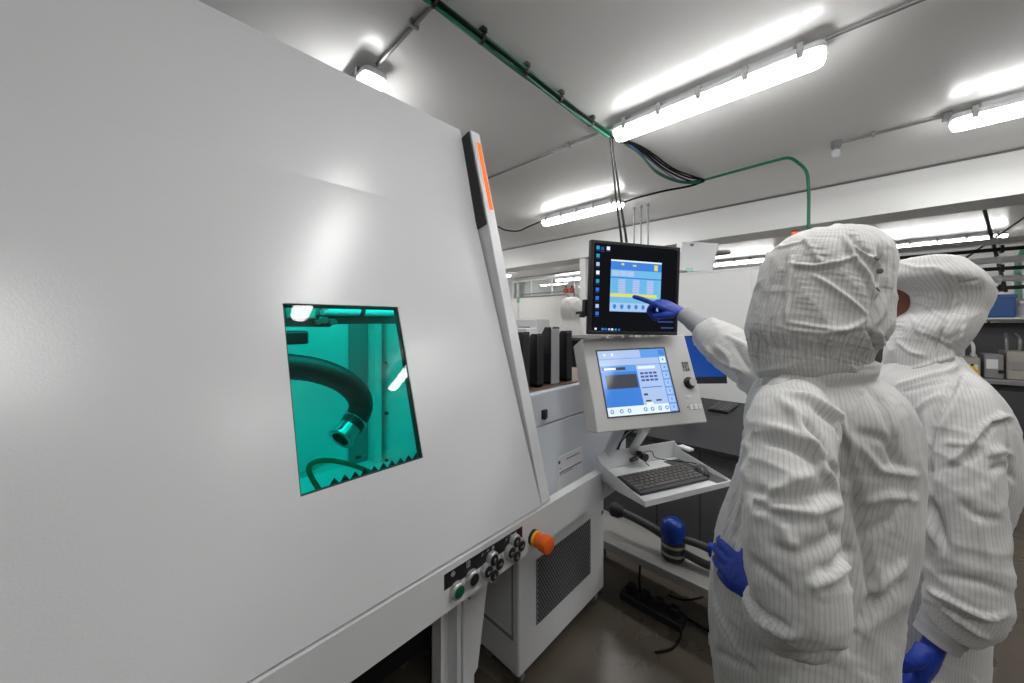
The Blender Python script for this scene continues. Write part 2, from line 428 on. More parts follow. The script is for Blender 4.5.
# window: rubber rim, tinted pane
m = MB()
w = .003
n_in = Vector((0, 1, -K)).normalized()
for (x0, x1, z0, z1) in [(HX0, HX0 + w, HZ0, HZ1), (HX1 - w, HX1, HZ0, HZ1), (HX0 + w, HX1 - w, HZ0, HZ0 + w), (HX0 + w, HX1 - w, HZ1 - w, HZ1)]:
    m.prism([pf(x0, z0, -.004), pf(x1, z0, -.004), pf(x1, z1, -.004), pf(x0, z1, -.004)], n_in * .022)
rim = m.build('window_seal', 'gap', mach, smooth=0)
m = MB(); m.quad(pf(HX0 + .0005, HZ0 + .0005, -.005), pf(HX1 - .0005, HZ0 + .0005, -.005), pf(HX1 - .0005, HZ1 - .0005, -.005), pf(HX0 + .0005, HZ1 - .0005, -.005))
m.build('window_pane', 'teal_glass', mach, smooth=0)

# ---- inside of the machine
CY = 2.05
m = MB()
m.bb((-.6, CY, .78), (1.03, CY + .02, 2.4)); 
for x in (1.0, -.62): m.prism([(x, pf(0, .9).y + .03, .9), (x, pf(0, .9).y + .03, .78), (x, CY, .78), (x, CY, 2.4), (x, pf(0, 2.4).y + .03, 2.4)], (.02, 0, 0))

m.bb((-.6, .90, .77), (1.02, CY, .79)); m.bb((-.6, 1.39, 2.38), (1.02, CY, 2.4))
m.build('chamber', 'chamber', mach, smooth=0)
MB().bb((.925, CY - .10, 0.79), (.965, CY - .001, 2.3)).build('chamber_pillar', 'machine_trim', mach, bevel=.004)
MB().bb((.815, CY - .012, 0.79), (.922, CY - .001, 2.3)).build('chamber_door', 'mid_grey', mach, bevel=.003)
m = MB(); m.bb((-.3, 1.36, 2.30), (.85, 1.42, 2.33)); m.build('chamber_fill', 'chamber_fill_glow', mach, smooth=0)  # unseen glowing strip added to light the chamber
m = MB(); q = pf(0, 1.76).y + .03; m.bb((.05, q, 1.75), (.85, q + .02, 1.775)); m.build('chamber_fill', 'chamber_fill_glow', mach, smooth=0)  # second unseen strip, added to brighten gantry and hose
# gantry beam with motor blocks and a sleeve, seen in the top of the window
Yg = 1.40
def gp(px, py, y=Yg): return aty(px, py, y)
g0, g1 = gp(284, 322), gp(404, 326)
m = MB(); m.bb((-.3, Yg, gp(340, 324).z), (.99, Yg + .12, gp(340, 316).z))
ga = m.build('gantry_beam', 'dark_grey', mach, bevel=.004)
m = MB(); m.bb((-.3, Yg - .005, gp(340, 316).z), (.99, Yg + .13, gp(340, 298).z)); m.build('gantry_rail', 'brushed', mach, bevel=.004)
a, b = gp(322, 309, Yg - .03), gp(392, 312, Yg - .03)
m = MB(); m.cyl((a.x, a.y, a.z), (b.x, a.y, a.z), .022); m.build('drive_sleeve', 'bright_white', ga)
c = gp(361, 310, Yg - .03); m = MB().cyl((c.x - .008, c.y, c.z), (c.x + .008, c.y, c.z), .024); m.build('drive_band', 'black_matte', ga)
m = MB(); a = gp(301, 311, Yg - .05); m.box(a, (.075, .06, .05)); m.build('drive_block', 'beige_equip', ga, bevel=.004)
for px, py, r in [(322, 307, .013), (322, 320, .012), (331, 322, .011), (316, 322, .008)]:
    a = gp(px, py, Yg - .06); m = MB().cyl(a, a + Vector((0, -.03, 0)), r); m.build('drive_bolt', 'steel', ga)
m = MB(); a, b = gp(285, 326, Yg - .06), gp(335, 321, Yg - .06); m.prism([(a.x - .1, a.y, a.z), (a.x + .14, a.y, a.z - .005), (b.x, a.y, b.z), (b.x, a.y, b.z + .012), (a.x - .1, a.y, a.z + .02)], (0, .04, 0)); m.build('cable_chain', 'black_matte', ga)
# black block (camera head) at left under the beam
a, b = aty(284, 345, 1.32), aty(309, 331, 1.32)
m = MB(); m.bb((a.x - .15, 1.32, a.z), (b.x, 1.42, b.z)); m.build('laser_head', 'black_plastic', mach, bevel=.006)
# suction hose with metal nozzle
Yh = 1.28
hp = [aty(x, y, Yh + dy) for x, y, dy in [(255, 362, .06), (285, 366, .03), (315, 370, .01), (340, 379, 0), (356, 392, 0), (361, 405, 0), (357, 418, -.005), (351, 426, -.01)]]
m = MB(); sp = spline(hp, 12); R_ = .041
m.tube(sp, [R_ + .0004 * math.sin(i * 1.9) for i in range(len(sp))], 20)
hose = m.build('suction_hose', 'hose_rubber', mach)
a, b = aty(354, 422, Yh - .005), aty(341, 438, Yh - .03)
ax = (b - a); L_ = ax.length
m = MB().lathe(a - ax * .15, ax, [(0, .044), (.012, .045), (.012, .037), (L_ * 1.1, .036), (L_ * 1.12, .045), (L_ * 1.22, .045), (L_ * 1.22, .030), (L_ * .6, .028)], 28, cap=False)
m.build('hose_nozzle', 'steel', hose)
m = MB().lathe(a + ax * .62, ax, [(0, .0281), (.001, .0281)], 20); m.build('nozzle_bore', 'gap', hose)
# cables and the toothed slats at the bottom
cz = [aty(x, y, 1.3) for x, y in [(322, 494), (312, 478), (309, 467), (318, 461), (335, 461), (355, 466), (375, 474), (390, 478)]]
MB().tube(cz, .0085, 10, 6).build('chamber_cable', 'cable_green', mach)
MB().tube([aty(x, y, 1.31) for x, y in [(300, 474), (312, 469), (326, 462)]], .006, 8, 5).build('chamber_wire', 'cable_mint', mach)
Ys = 1.12
for k in range(3):
    m = MB(); y = Ys + .18 * k
    zc = aty(362, 469.5, Ys).z - .0 * k
    x0 = aty(329, 486, Ys).x; n = 14; pitch = .031
    for i in range(n):
        x = x0 + i * pitch
        m.prism([(x, y, zc - .05), (x + pitch, y, zc - .05), (x + pitch, y, zc - .022), (x + pitch / 2, y, zc), (x, y, zc - .022)], (0, .003, 0))
    if k == 0: m.build('toothed_slat', 'black_matte', mach, smooth=0)
for px, py in [(385, 363), (386, 413), (386, 460)]:
    a = aty(px, py, CY - .1); MB().cyl(a, a + Vector((0, -.012, 0)), .009, n=14).build('pillar_bolt', 'black_matte', mach)
a = aty(358, 457, CY - .012); MB().box(a, (.03, .02, .012)).build('door_hinge', 'black_matte', mach, bevel=.002)

# ---- control rail under the panel
RZ0, RZ1, RX1 = .743, .888, 1.665
m = MB()
m.prism([(XL, YB - .004, RZ1), (XL, YB - .004, RZ0 + .012), (XL, YB + .012, RZ0), (XL, YB + .10, RZ0), (XL, YB + .10, RZ0 + .02), (XL, YB + .035, RZ1)], (RX1 - XL, 0, 0))
rail = m.build('control_rail', 'machine_trim', mach, smooth=0)
YR = YB - .004
def rp(px, py): return aty(px, py, YR)
# black label plates behind the buttons
def plate(p0, p1, zt, zb):
    m = MB(); x0, x1 = rp(*p0).x, rp(*p1).x
    m.bb((x0, YR - .0016, zb), (x1, YR, zt)); return m.build('label_plate', 'label_black', rail, smooth=0)
zt = rp(444, 575).z; zb = zt - .045
x0 = rp(444, 575).x; x1 = rp(522, 531).x
plate((444, 575), (522, 531), zt, zb)
def sym(kind, x, z, s=.008):
    m = MB(); y = YR - .0022
    def stroke(a, b, w=.0014):
        a = Vector((x + a[0] * s, y, z + a[1] * s)); b = Vector((x + b[0] * s, y, z + b[1] * s)); d = (b - a).normalized()
        u = Vector((-d.z, 0, d.x)) * w / 2; m.prism([a - u, b - u, b + u, a + u], (0, .0006, 0))
    if kind == 'diamond':
        for r in (1, .45):
            P = [(0, r), (r, 0), (0, -r), (-r, 0)]
            for k in range(4): stroke(P[k], P[(k + 1) % 4])
    if kind == 'square':
        P = [(-.8, 1), (.8, 1), (.8, -1), (-.8, -1)]
        for k in range(4): stroke(P[k], P[(k + 1) % 4])
        stroke((-.4, .4), (.4, .4)); stroke((-.4, -.3), (.4, -.3))
    if kind == 'ticks':
        stroke((-.6, -.6), (.6, .6)); stroke((.6, .6), (.1, .6)); stroke((.6, .6), (.6, .1))
    m.build('label_symbol', 'symbol_white', rail, smooth=0)
gx = rp(456, 589); bx_ = rp(471, 577); c1 = rp(490, 566); c2 = rp(513, 547.5); es = rp(533, 537)
sym('diamond', gx.x - .012, zt - .012); sym('square', bx_.x - .012, zt - .012)
for c in (c1, c2):
    sym('ticks', c.x - .035, zt - .012, .006); sym('ticks', c.x - .012, zt - .008, .005); sym('square', c.x + .012, zt - .010, .005)
zbtn = (gx.z + bx_.z + c1.z + c2.z) / 4
def button(x, z, r, col):
    b = MB().lathe((x, YR, z), (0, -1, 0), [(0, r * 1.18), (.012, r * 1.16), (.016, r * 1.05), (.018, r * .86), (.016, r * .84)], 32)
    o = b.build('push_button', 'chrome_ring', rail)
    MB().lathe((x, YR - .014, z), (0, -1, 0), [(0, r * .84), (.004, r * .84), (.0055, r * .76), (.006, .001)], 28).build('button_cap', col, o)
button(gx.x, gx.z, .021, 'green_plastic'); button(bx_.x, bx_.z, .021, 'black_plastic')
def rosette(x, z):
    R = .0245
    m = MB()
    cs = [(R * math.cos(a), R * math.sin(a)) for a in (PI / 2, 0, -PI / 2, PI)]
    N = 72; out = []
    for i in range(N):
        a = 2 * PI * i / N
        # outline of four circles of radius .0205 joined into a clover
        rad = max((c[0] * math.cos(a) + c[1] * math.sin(a)) + math.sqrt(max(0, .0235 ** 2 - (c[0] * math.sin(a) - c[1] * math.cos(a)) ** 2)) if abs(c[0] * math.sin(a) - c[1] * math.cos(a)) < .0235 else 0 for c in cs)
        out.append((rad * math.cos(a), rad * math.sin(a)))
    ringsR = []
    for dy, k in [(0, 1.0), (.013, 1.0), (.017, .95), (.017, .4)]:
        ringsR.append([Vector((x + u * k, YR - dy, z + v * k)) for u, v in out])
    m.rings(ringsR); o = m.build('arrow_button', 'chrome_ring', rail)
    for k, (u, v) in enumerate(cs):
        MB().lathe((x + u, YR - .0145, z + v), (0, -1, 0), [(0, .0172), (.0042, .017), (.0055, .0145), (.006, .001)], 24).build('arrow_key', 'black_plastic', o)
        s = MB(); a = math.atan2(v, u); D = Vector((math.cos(a), 0, math.sin(a))); N_ = Vector((-D.z, 0, D.x)); c = Vector((x + u, YR - .0206, z + v))
        for p, q in [(-D * .007, D * .007), (D * .007, D * .002 + N_ * .005), (D * .007, D * .002 - N_ * .005)]:
            d = (q - p).normalized(); w = Vector((-d.z, 0, d.x)) * .0008
            s.prism([c + p - w, c + q - w, c + q + w, c + p + w], (0, .0008, 0))
        s.build('arrow_mark', 'symbol_white', o, smooth=0)
rosette(c1.x + .004, c1.z); rosette(c2.x + .002, c2.z)
# emergency stop
e = es
b = MB().lathe((e.x, YR, e.z), (0, -1, 0), [(0, .028), (.012, .028), (.012, .02)], 28).build('emergency_stop', 'black_plastic', rail)
MB().lathe((e.x, YR - .012, e.z), (0, -1, 0), [(0, .0275), (.009, .0275)], 28).build('stop_collar', 'yellow_plastic', b)
MB().lathe((e.x, YR - .02, e.z), (0, -1, 0), [(0, .026), (.020, .0265), (.026, .030), (.048, .031), (.056, .029), (.060, .023), (.061, .001)], 32).build('stop_cap', 'orange_plastic', b)
MB().lathe(rp(469, 598) , (0, -1, 0), [(0, .003), (.002, .003)], 10).build('rail_screw', 'gap', rail)
# ---- legs and plinth under the rail
m = MB(); m.bb((XL, 1.12, .06), (.42, 3.1, .74)); m.bb((.42, 1.45, .06), (1.06, 3.1, .74)); m.build('base_frame', 'black_matte', mach, smooth=0)
def legpost(px0, px1, y, mat):
    xa, xb = aty(px0, 640, y).x, aty(px1, 640, y).x
    m = MB(); m.bb((xa, y, 0), (xa + .012, y + .06, RZ0)); m.bb((xb - .016, y, 0), (xb, y + .06, RZ0)); m.bb((xa, y + .05, 0), (xb, y + .06, RZ0)); m.bb((xa, y + .002, .12), (xb, y + .05, .14))
    return m.build('leg', mat, mach, smooth=0)
legpost(441, 461, .93, 'machine_trim')
pts = [aty(x, y, .95) for x, y in [(463, 690), (463, 585), (490, 565), (486, 598), (478, 668), (466, 690)]]
m = MB(); m.prism([Vector((p.x, .95, p.z)) for p in pts], (0, .06, 0)); m.build('leg_bracket', 'machine_trim', mach, bevel=.003)
m = MB(); xa = aty(463, 640, .96).x; m.bb((xa - .004, .96, 0), (xa + .05, 1.0, RZ0)); m.build('leg', 'machine_trim', mach, smooth=0)
m = MB(); m.bb((-1.4, .95, 0), (-1.34, 1.01, RZ0)); m.build('leg', 'machine_trim', mach, smooth=0)

# ================================================================== chiller cabinet
X0, X1, Y0, Y1 = 1.115, 1.845, 1.02, 1.30
zc0, zc1 = .075, .735
ch = thing('chiller_cabinet', 'white floor cabinet with black perforated front grille under the machine rail', 'cabinet', ((X0 + X1) / 2, (Y0 + Y1) / 2, 0))
m = MB(); m.bb((X0, Y0, zc0), (X1, Y1, zc1)); m.build('cabinet_body', 'equip_white', ch, bevel=.008)
gl, gr = aty(536, 580, Y0).x, aty(590, 560, Y0).x
gzt, gzb = aty(536, 564, Y0).z, aty(536, 625, Y0).z
gzt = min(gzt + .02, zc1 - .03)
m = MB(); m.mat(0).bb((gl, Y0 - .004, gzb), (gr, Y0, gzt))
m.mat(1)
nx, nz = 30, 24
for i in range(nx):
    for j in range(nz):
        x = gl + (gr - gl) * (i + .5 + .5 * (j % 2) - .25) / nx; z = gzb + (gzt - gzb) * (j + .5) / nz
        if not gl + .005 < x < gr - .005: continue
        h = [(x + .0062 * math.cos(a), Y0 - .0045, z + .0062 * math.sin(a)) for a in [PI / 3 * q for q in range(6)]]
        m.add(h, [(0, 1, 2, 3, 4, 5)])
m.build('grille', ['mid_grey', 'gap'], ch, smooth=0)
m = MB(); m.bb((X0 - .002, Y0 + .03, .22), (X0, Y1 - .03, .235)); m.bb((X0 - .002, Y0 + .03, .22), (X0, Y0 + .04, zc1 - .04)); m.build('side_seam', 'mid_grey', ch, smooth=0)
m = MB(); m.bb((X1 - .03, Y0 - .003, .5), (X1 - .01, Y0, .52)); m.build('door_latch', 'dark_grey', ch, bevel=.002)
for x in (X0 + .05, X1 - .05):
    for y in (Y0 + .05, Y1 - .05):
        m = MB().cyl((x - .014, y, .032), (x + .014, y, .032), .032, n=20); m.box((x, y, .06), (.045, .045, .03)); m.build('caster', 'steel' if x < 1.3 and y < 1.2 else 'mid_grey', ch, bevel=.003)

# ================================================================== white cabinet behind the chiller, with trays on top
CYF = .97
ca, cb_ = aty(538, 395, CYF), aty(585, 381, CYF)
ctz = (ca.z + cb_.z) / 2
cx0, cx1 = 1.132, 2.02
cab = thing('equipment_cabinet', 'pale grey equipment cabinet with black latch and paper notice, behind the machine post', 'cabinet', ((cx0 + cx1) / 2, CYF + .4, 0))
zs = aty(565, 418, CYF).z
m = MB(); m.prism([(cx0, CYF, zs - .003), (cx0, CYF, .76), (cx0, Y1 + .02, .76), (cx0, Y1 + .02, 0), (cx0, CYF + .8, 0), (cx0, CYF + .8, zs - .003)], (cx1 - cx0, 0, 0)); m.build('cabinet_body', 'cool_white', cab, bevel=.004)
m = MB(); m.bb((cx0, CYF - .004, zs + .003), (cx1, CYF + .8, ctz)); dr = m.build('cabinet_drawer', 'cool_white', cab, bevel=.004)
m = MB(); m.bb((cx0 + .01, CYF + .01, zs - .004), (cx1 - .01, CYF + .79, zs + .004)); m.build('drawer_gap', 'gap', cab, smooth=0)
m = MB(); m.bb((cx0 + .02, CYF + .03, ctz - .002), (cx1 - .02, CYF + .78, ctz + .006)); m.build('cabinet_top', 'brown_top', cab, bevel=.002)
a = aty(543, 414, CYF); m = MB().box((a.x, CYF - .006, a.z), (.034, .018, .042)); m.box((a.x - .011, CYF - .016, a.z), (.008, .016, .04)); m.build('latch', 'black_plastic', dr, bevel=.004)
na, nb = aty(557, 455, CYF), aty(581, 450, CYF)
nx0, nx1, nzt, nzb = na.x, nb.x + .012, aty(557, 458, CYF).z, aty(557, 497, CYF).z
m = MB().mat(0).bb((nx0, CYF - .002, nzb), (nx1, CYF, nzt)); nt_ = m.build('paper_notice', 'paper', cab, smooth=0)
m = MB(); m.bb((nx0 + .008, CYF - .0028, nzt - .032), (nx0 + .022, CYF - .002, nzt - .017))
for k, (f0, f1, dz, h) in enumerate([(.32, .85, .024, .004), (.08, .14, .056, .003), (.08, .95, .074, .005), (.08, .6, .084, .003)]):
    m.bb((nx0 + (nx1 - nx0) * f0, CYF - .0028, nzt - dz - h / 2), (nx0 + (nx1 - nx0) * f1, CYF - .002, nzt - dz + h / 2))
m.build('notice_print', 'ink', nt_, smooth=0)

# black tray carriers standing on it
def carrier(x, y, w, h, d, lean, lab, white):
    t = thing('tray_carrier', lab, 'tray carrier', (x, y, ctz + .006), 'dark tray carriers on the pale cabinet')
    z0 = ctz + .008
    m = MB()
    prof = [(0, 0), (d, 0), (d, h * .25), (d * .82, h * .55), (d * .55, h * .8), (d * .3, h), (0, h)]
    for s in (-1, 1):
        m.prism([(x + s * w / 2, y + lean * q * .2 + p, z0 + q) for p, q in prof], (.004 * -s, 0, 0))
    m.build('side_plate', 'smoke_plastic', t, bevel=.002)
    m = MB(); m.bb((x - w / 2, y, z0), (x + w / 2, y + .008, z0 + h * .97)); m.bb((x - w / 2, y, z0), (x + w / 2, y + d, z0 + .012))
    m.build('back_plate', 'clear_plastic' if white else 'smoke_plastic', t, bevel=.002)
    for k in range(4):
        zz = z0 + h * (.15 + .17 * k); m = MB(); m.bb((x - w / 2 + .004, y + .01, zz), (x + w / 2 - .004, y + d * (.9 - .15 * k), zz + .004)); m.build('tray', 'dark_grey', t)
    return t
cs = [((523, 388), .047, .255, .12, 'leftmost dark tray carrier on the pale cabinet, with a white box end above', False),
      ((537, 386), .047, .245, .12, 'second dark tray carrier from the left on the pale cabinet', False),
      ((552, 386), .068, .275, .13, 'third tray carrier, wider and smoky clear, on the pale cabinet', True),
      ((566, 381), .05, .255, .12, 'rightmost dark tray carrier on the pale cabinet, beside the operator console', False)]
for (px, py), w, h, d, lab, wh in cs:
    a = aty(px, py, CYF + .08); carrier(a.x, CYF + .06, w, h, d, 0, lab, wh)
a = aty(531, 338, CYF + .25)
t = thing('white_box', 'small white box with a dark handle hole standing behind the dark tray carriers', 'box', (a.x, CYF + .30, ctz))
m = MB(); m.bb((a.x - .045, CYF + .24, ctz + .008), (a.x + .045, CYF + .4, aty(531, 328, CYF + .24).z)); m.build('box_shell', 'equip_white', t, bevel=.005)
m = MB(); zz = aty(531, 338, CYF + .24).z; m.bb((a.x - .02, CYF + .236, zz - .016), (a.x + .022, CYF + .242, zz + .016)); m.build('handle_hole', 'dark_grey', t, bevel=.002)
# ================================================================== operator console: tilted panel, post, tray
def frame(c, yaw, tilt, roll=0):
    r = RT * math.cos(yaw) + FW * math.sin(yaw)
    n0 = r.cross(UP)                                  # towards the viewer
    u = UP * math.cos(tilt) - n0 * math.sin(tilt)
    r2 = r * math.cos(roll) + u * math.sin(roll); u2 = u * math.cos(roll) - r * math.sin(roll)
    return c, r2, u2, r2.cross(u2)                    # centre, right, up, out
class Face:
    """flat shapes laid on a tilted face"""
    def __init__(s, fr, off=0): s.c, s.r, s.u, s.n = fr; s.off = off
    def p(s, x, y, k=0): return s.c + s.r * x + s.u * y + s.n * (s.off + k)
    def rect(s, mb, x0, y0, x1, y1, k=0.0): return mb.quad(s.p(x0, y0, k), s.p(x1, y0, k), s.p(x1, y1, k), s.p(x0, y1, k))
    def block(s, mb, x0, y0, x1, y1, k0, k1): return mb.prism([s.p(x0, y0, k0), s.p(x1, y0, k0), s.p(x1, y1, k0), s.p(x0, y1, k0)], s.n * (k1 - k0))
    def disc(s, mb, x, y, r, k, n=14): return mb.add([s.p(x + r * math.cos(2 * PI * i / n), y + r * math.sin(2 * PI * i / n), k) for i in range(n)], [tuple(range(n))])
con = thing('operator_console', 'tilted grey operator console with touch screen, knob and white keyboard tray', 'console', Vector((1.45, .55, .74)))
PW, PH = .503, .390
pfr = frame(atd(644.2, 380.2, 1.51), .20, .345, .028)
pfc = Face(pfr)
m = MB()
# housing: front face with a deep wedge behind
f4 = [pfc.p(-PW / 2, -PH / 2), pfc.p(PW / 2, -PH / 2), pfc.p(PW / 2, PH / 2), pfc.p(-PW / 2, PH / 2)]
bk = [pfc.p(-PW / 2 - .01, -PH / 2 + .01, -.085), pfc.p(PW / 2 - .01, -PH / 2 + .01, -.085), pfc.p(PW / 2 - .01, PH / 2 - .01, -.085), pfc.p(-PW / 2 - .01, PH / 2 - .01, -.085)]
m.add(f4 + bk, [(0, 1, 2, 3), (7, 6, 5, 4), (0, 4, 5, 1), (1, 5, 6, 2), (2, 6, 7, 3), (3, 7, 4, 0)])
hous = m.build('panel_housing', 'console_paint', con, bevel=.005)
# touch screen
sx0, sx1, sy0, sy1 = -.181, .136, -.112, .140
def spx(px, py):
    """a photo pixel -> coordinates on the panel face"""
    r = ray(px, py); t = (pfr[0] - EYEP).dot(pfr[3]) / r.dot(pfr[3]); q = EYEP + r * t - pfr[0]
    return q.dot(pfr[1]), q.dot(pfr[2])
TL, TR, BR, BL = spx(597, 351), spx(664, 349), spx(678, 410), spx(608.6, 418)
sx0, sx1 = (TL[0] + BL[0]) / 2, (TR[0] + BR[0]) / 2; sy1, sy0 = (TL[1] + TR[1]) / 2, (BL[1] + BR[1]) / 2
m = MB(); b = .006
for q in [(sx0 - b, sy0 - b, sx1 + b, sy0), (sx0 - b, sy1, sx1 + b, sy1 + b), (sx0 - b, sy0, sx0, sy1), (sx1, sy0, sx1 + b, sy1)]: pfc.block(m, *q, 0, .0015)
m.build('screen_rim', 'dark_grey', con, smooth=0)
SW, SH = sx1 - sx0, sy1 - sy0
m = MB(); UI = ['ui_blue', 'ui_mid', 'ui_pale', 'ui_white', 'ui_grey', 'ui_deep', 'ui_sky']
def R4(i, x0, y0, x1, y1, k): m.mat(i); pfc.rect(m, sx0 + SW * x0, sy0 + SH * (1 - y1), sx0 + SW * x1, sy0 + SH * (1 - y0), k)
R4(1, 0, 0, 1, 1, .0006)
R4(2, 0, 0, .62, .13, .0009); R4(1, .62, 0, .9, .13, .0009); R4(2, 0, .14, .88, .24, .0009)
R4(4, .03, .27, .36, .315, .0011); R4(3, .05, .275, .22, .308, .0013)
R4(0, 0, .34, .52, .87, .0009); R4(4, .05, .385, .50, .60, .0011)
R4(2, .52, .25, .88, .87, .0009); R4(3, .54, .27, .80, .315, .0011)
for j in range(3):
    for i in range(4): R4(5 if (i + j) % 3 else 4, .56 + .065 * i, .37 + .055 * j, .61 + .065 * i, .40 + .055 * j, .0011)
R4(4, .55, .70, .61, .73, .0011); R4(4, .56, .80, .64, .825, .0011); R4(4, .71, .80, .79, .825, .0011); R4(3, .56, .835, .66, .87, .0011); R4(0, .54, .60, .84, .615, .0011)
R4(3, 0, .87, .88, 1, .0011)
for x in (.06, .19, .30, .53, .63, .74, .84):
    m.mat(0); pfc.disc(m, sx0 + SW * x, sy0 + SH * .065, .0085, .0014); m.mat(3); pfc.disc(m, sx0 + SW * x, sy0 + SH * .065, .0045, .0016)
for j in range(7): R4(2 if j else 3, .895, .135 + .125 * j, .985, .235 + .125 * j, .0011); R4(1, .93, .16 + .125 * j, .955, .20 + .125 * j, .0013)
R4(0, .90, .02, .985, .11, .0011); R4(3, .08, .05, .11, .08, .0011); R4(3, .19, .04, .22, .09, .0011)
m.build('touch_screen', UI, con, smooth=0)
# knob, key blocks, switches
kx, ky = spx(689, 383)
b = MB().lathe(pfc.p(kx, ky), pfr[3], [(0, .026), (.004, .026), (.006, .021), (.024, .019), (.026, .016), (.0262, .001)], 28).build('rotary_knob', 'black_plastic', con)
MB().lathe(pfc.p(kx, ky, .024), pfr[3], [(0, .0175), (.006, .0165), (.0063, .001)], 24).build('knob_cap', 'brushed', b)
a0 = spx(681, 362); a1 = spx(690, 371)
m = MB().mat(0); pfc.block(m, a0[0], a1[1], a1[0], a0[1], 0, .001); m.mat(1)
for i in range(3):
    for j in range(3):
        if (i, j) in ((0, 0), (2, 1)): continue
        w, h = (a1[0] - a0[0]) / 3, (a0[1] - a1[1]) / 3
        pfc.rect(m, a0[0] + w * i + .002, a1[1] + h * j + .002, a0[0] + w * (i + 1) - .002, a1[1] + h * (j + 1) - .002, .0014)
m.build('key_label', ['mid_grey', 'dark_grey'], con, smooth=0)
a0 = spx(688, 397); m = MB(); pfc.block(m, a0[0] - .008, a0[1] - .006, a0[0] + .016, a0[1] + .008, 0, .002); m.build('key_slot', 'equip_white', con, bevel=.001)
a0 = spx(687.5, 407.5)
m = MB(); pfc.disc(m, a0[0], a0[1], .003, .002); m.build('indicator_hole', 'gap', con, smooth=0)
for i in range(3):
    m = MB(); pfc.block(m, a0[0] + .008 + .021 * i, a0[1] - .011, a0[0] + .027 + .021 * i, a0[1] + .010, 0, .004); m.build('rocker_switch', 'equip_white', con, bevel=.0015)
for px in (612, 628, 645, 662): # screws along the top edge
    x, y = spx(px, 337.5); m = MB(); pfc.block(m, x - .014, PH / 2 - .012, x + .014, PH / 2 + .012, -.03, -.008); m.build('top_clamp', 'equip_white', con, bevel=.002)

# ---- keyboard tray
TZ = .88
tfl, tfr = atz(645, 503.5, TZ), atz(735, 481.5, TZ)
tbl = atz(600, 470.5, TZ)
ex = (tfr - tfl).normalized(); ey = UP.cross(ex)
dep = (tbl - tfl).dot(ey); x0t = 0; wid = .50
def tp(x, y, z): return tfl + ex * x + ey * y + UP * (z)
m = MB(); T = .003
m.prism([tp(0, 0, 0), tp(wid, 0, 0), tp(wid, dep, 0), tp(0, dep, 0)], UP * -T * 1.5)
m.prism([tp(0, 0, .008), tp(0, 0, -.016), tp(wid, 0, -.016), tp(wid, 0, .008)], ey * .006)
m.prism([tp(0, dep, 0), tp(0, dep, .085), tp(wid, dep, .085), tp(wid, dep, 0)], ey * T)
for x in (0, wid - T): m.prism([tp(x, 0, -.014), tp(x, 0, .006), tp(x, dep - .05, .05), tp(x, dep, .085), tp(x, dep, -.03), tp(x, dep * .6, -.03)], ex * T)
m.prism([tp(0, dep * .55, -.03), tp(wid * .8, dep * .55, -.03), tp(wid * .8, dep, -.03), tp(0, dep, -.03)], UP * .026)
tray = m.build('keyboard_tray', 'equip_white', con, bevel=.0015)
m = MB(); m.prism([tp(wid + .001, dep - .09, .055), tp(wid + .04, dep - .09, .055), tp(wid + .04, dep - .02, .055), tp(wid + .001, dep - .02, .055)], UP * .012); m.build('tray_bracket', 'equip_white', tray, bevel=.002)
# posts from tray to panel
pa = atd(627, 438, 1.72); qa = tp(.10, dep + .05, -.02)
bx0 = pfc.p(-.09, -PH / 2 + .05, -.06)
m = MB(); m.tube([bx0, qa + UP * .06, qa], .024, 10); m.build('panel_post', 'cool_white', con)
bx1 = pfc.p(.03, -PH / 2 + .04, -.06); qb = tp(.23, dep + .03, .04)
m = MB(); m.tube([bx1, qb, qb - UP * .05], .016, 12); m.tube([bx1 + ex * .03, qb + ex * .022], .006, 8); m.build('panel_post', 'steel', con)
for i in range(3):
    m = MB(); m.tube([pfc.p(-.03 + .02 * i, -PH / 2 + .03, -.07), tp(.17 + .012 * i, dep + .06, .10), tp(.16 + .014 * i, dep + .09, -.05)], .007, 8, 5); m.build('console_cable', 'cable_black' if i != 1 else 'mid_grey', con)
# arm that carries the tray on the end of the machine rail
m = MB(); ra = Vector((RX1 + .004, YB + .03, .80)); m.prism([ra, ra + Vector((0, .09, 0)), tp(.06, dep, -.032), tp(.0, dep * .8, -.032)], UP * -.05)
m.build('tray_arm', 'equip_white', con, bevel=.003)
# black clamp with two knobs on the back of the tray
kc = tp(.235, dep, .045)
k = MB(); k.box(kc - ey * .006, (.03, .012, .08), ex, ey, UP); kb = k.build('clamp', 'brushed', con, bevel=.002)
m = MB(); m.cyl(kc + ex * -.05 - ey * .03 - UP * .01, kc + ex * -.012 - ey * .022 - UP * .006, .011, n=16); m.build('clamp_knob', 'black_plastic', kb)
m = MB(); m.cyl(kc + ex * .03 - ey * .045 - UP * .002, kc + ex * .03 - ey * .012, .019, n=20); m.cyl(kc + ex * .022 - ey * .02 + UP * .02, kc - ey * .008 + UP * .02, .006, n=10); m.build('clamp_knob', 'black_plastic', kb)
m = MB(); m.tube([kc - ey * .03, kc + ex * .01 - ey * .03 + UP * .02], .009, 10); m.build('clamp_screw', 'black_plastic', kb)

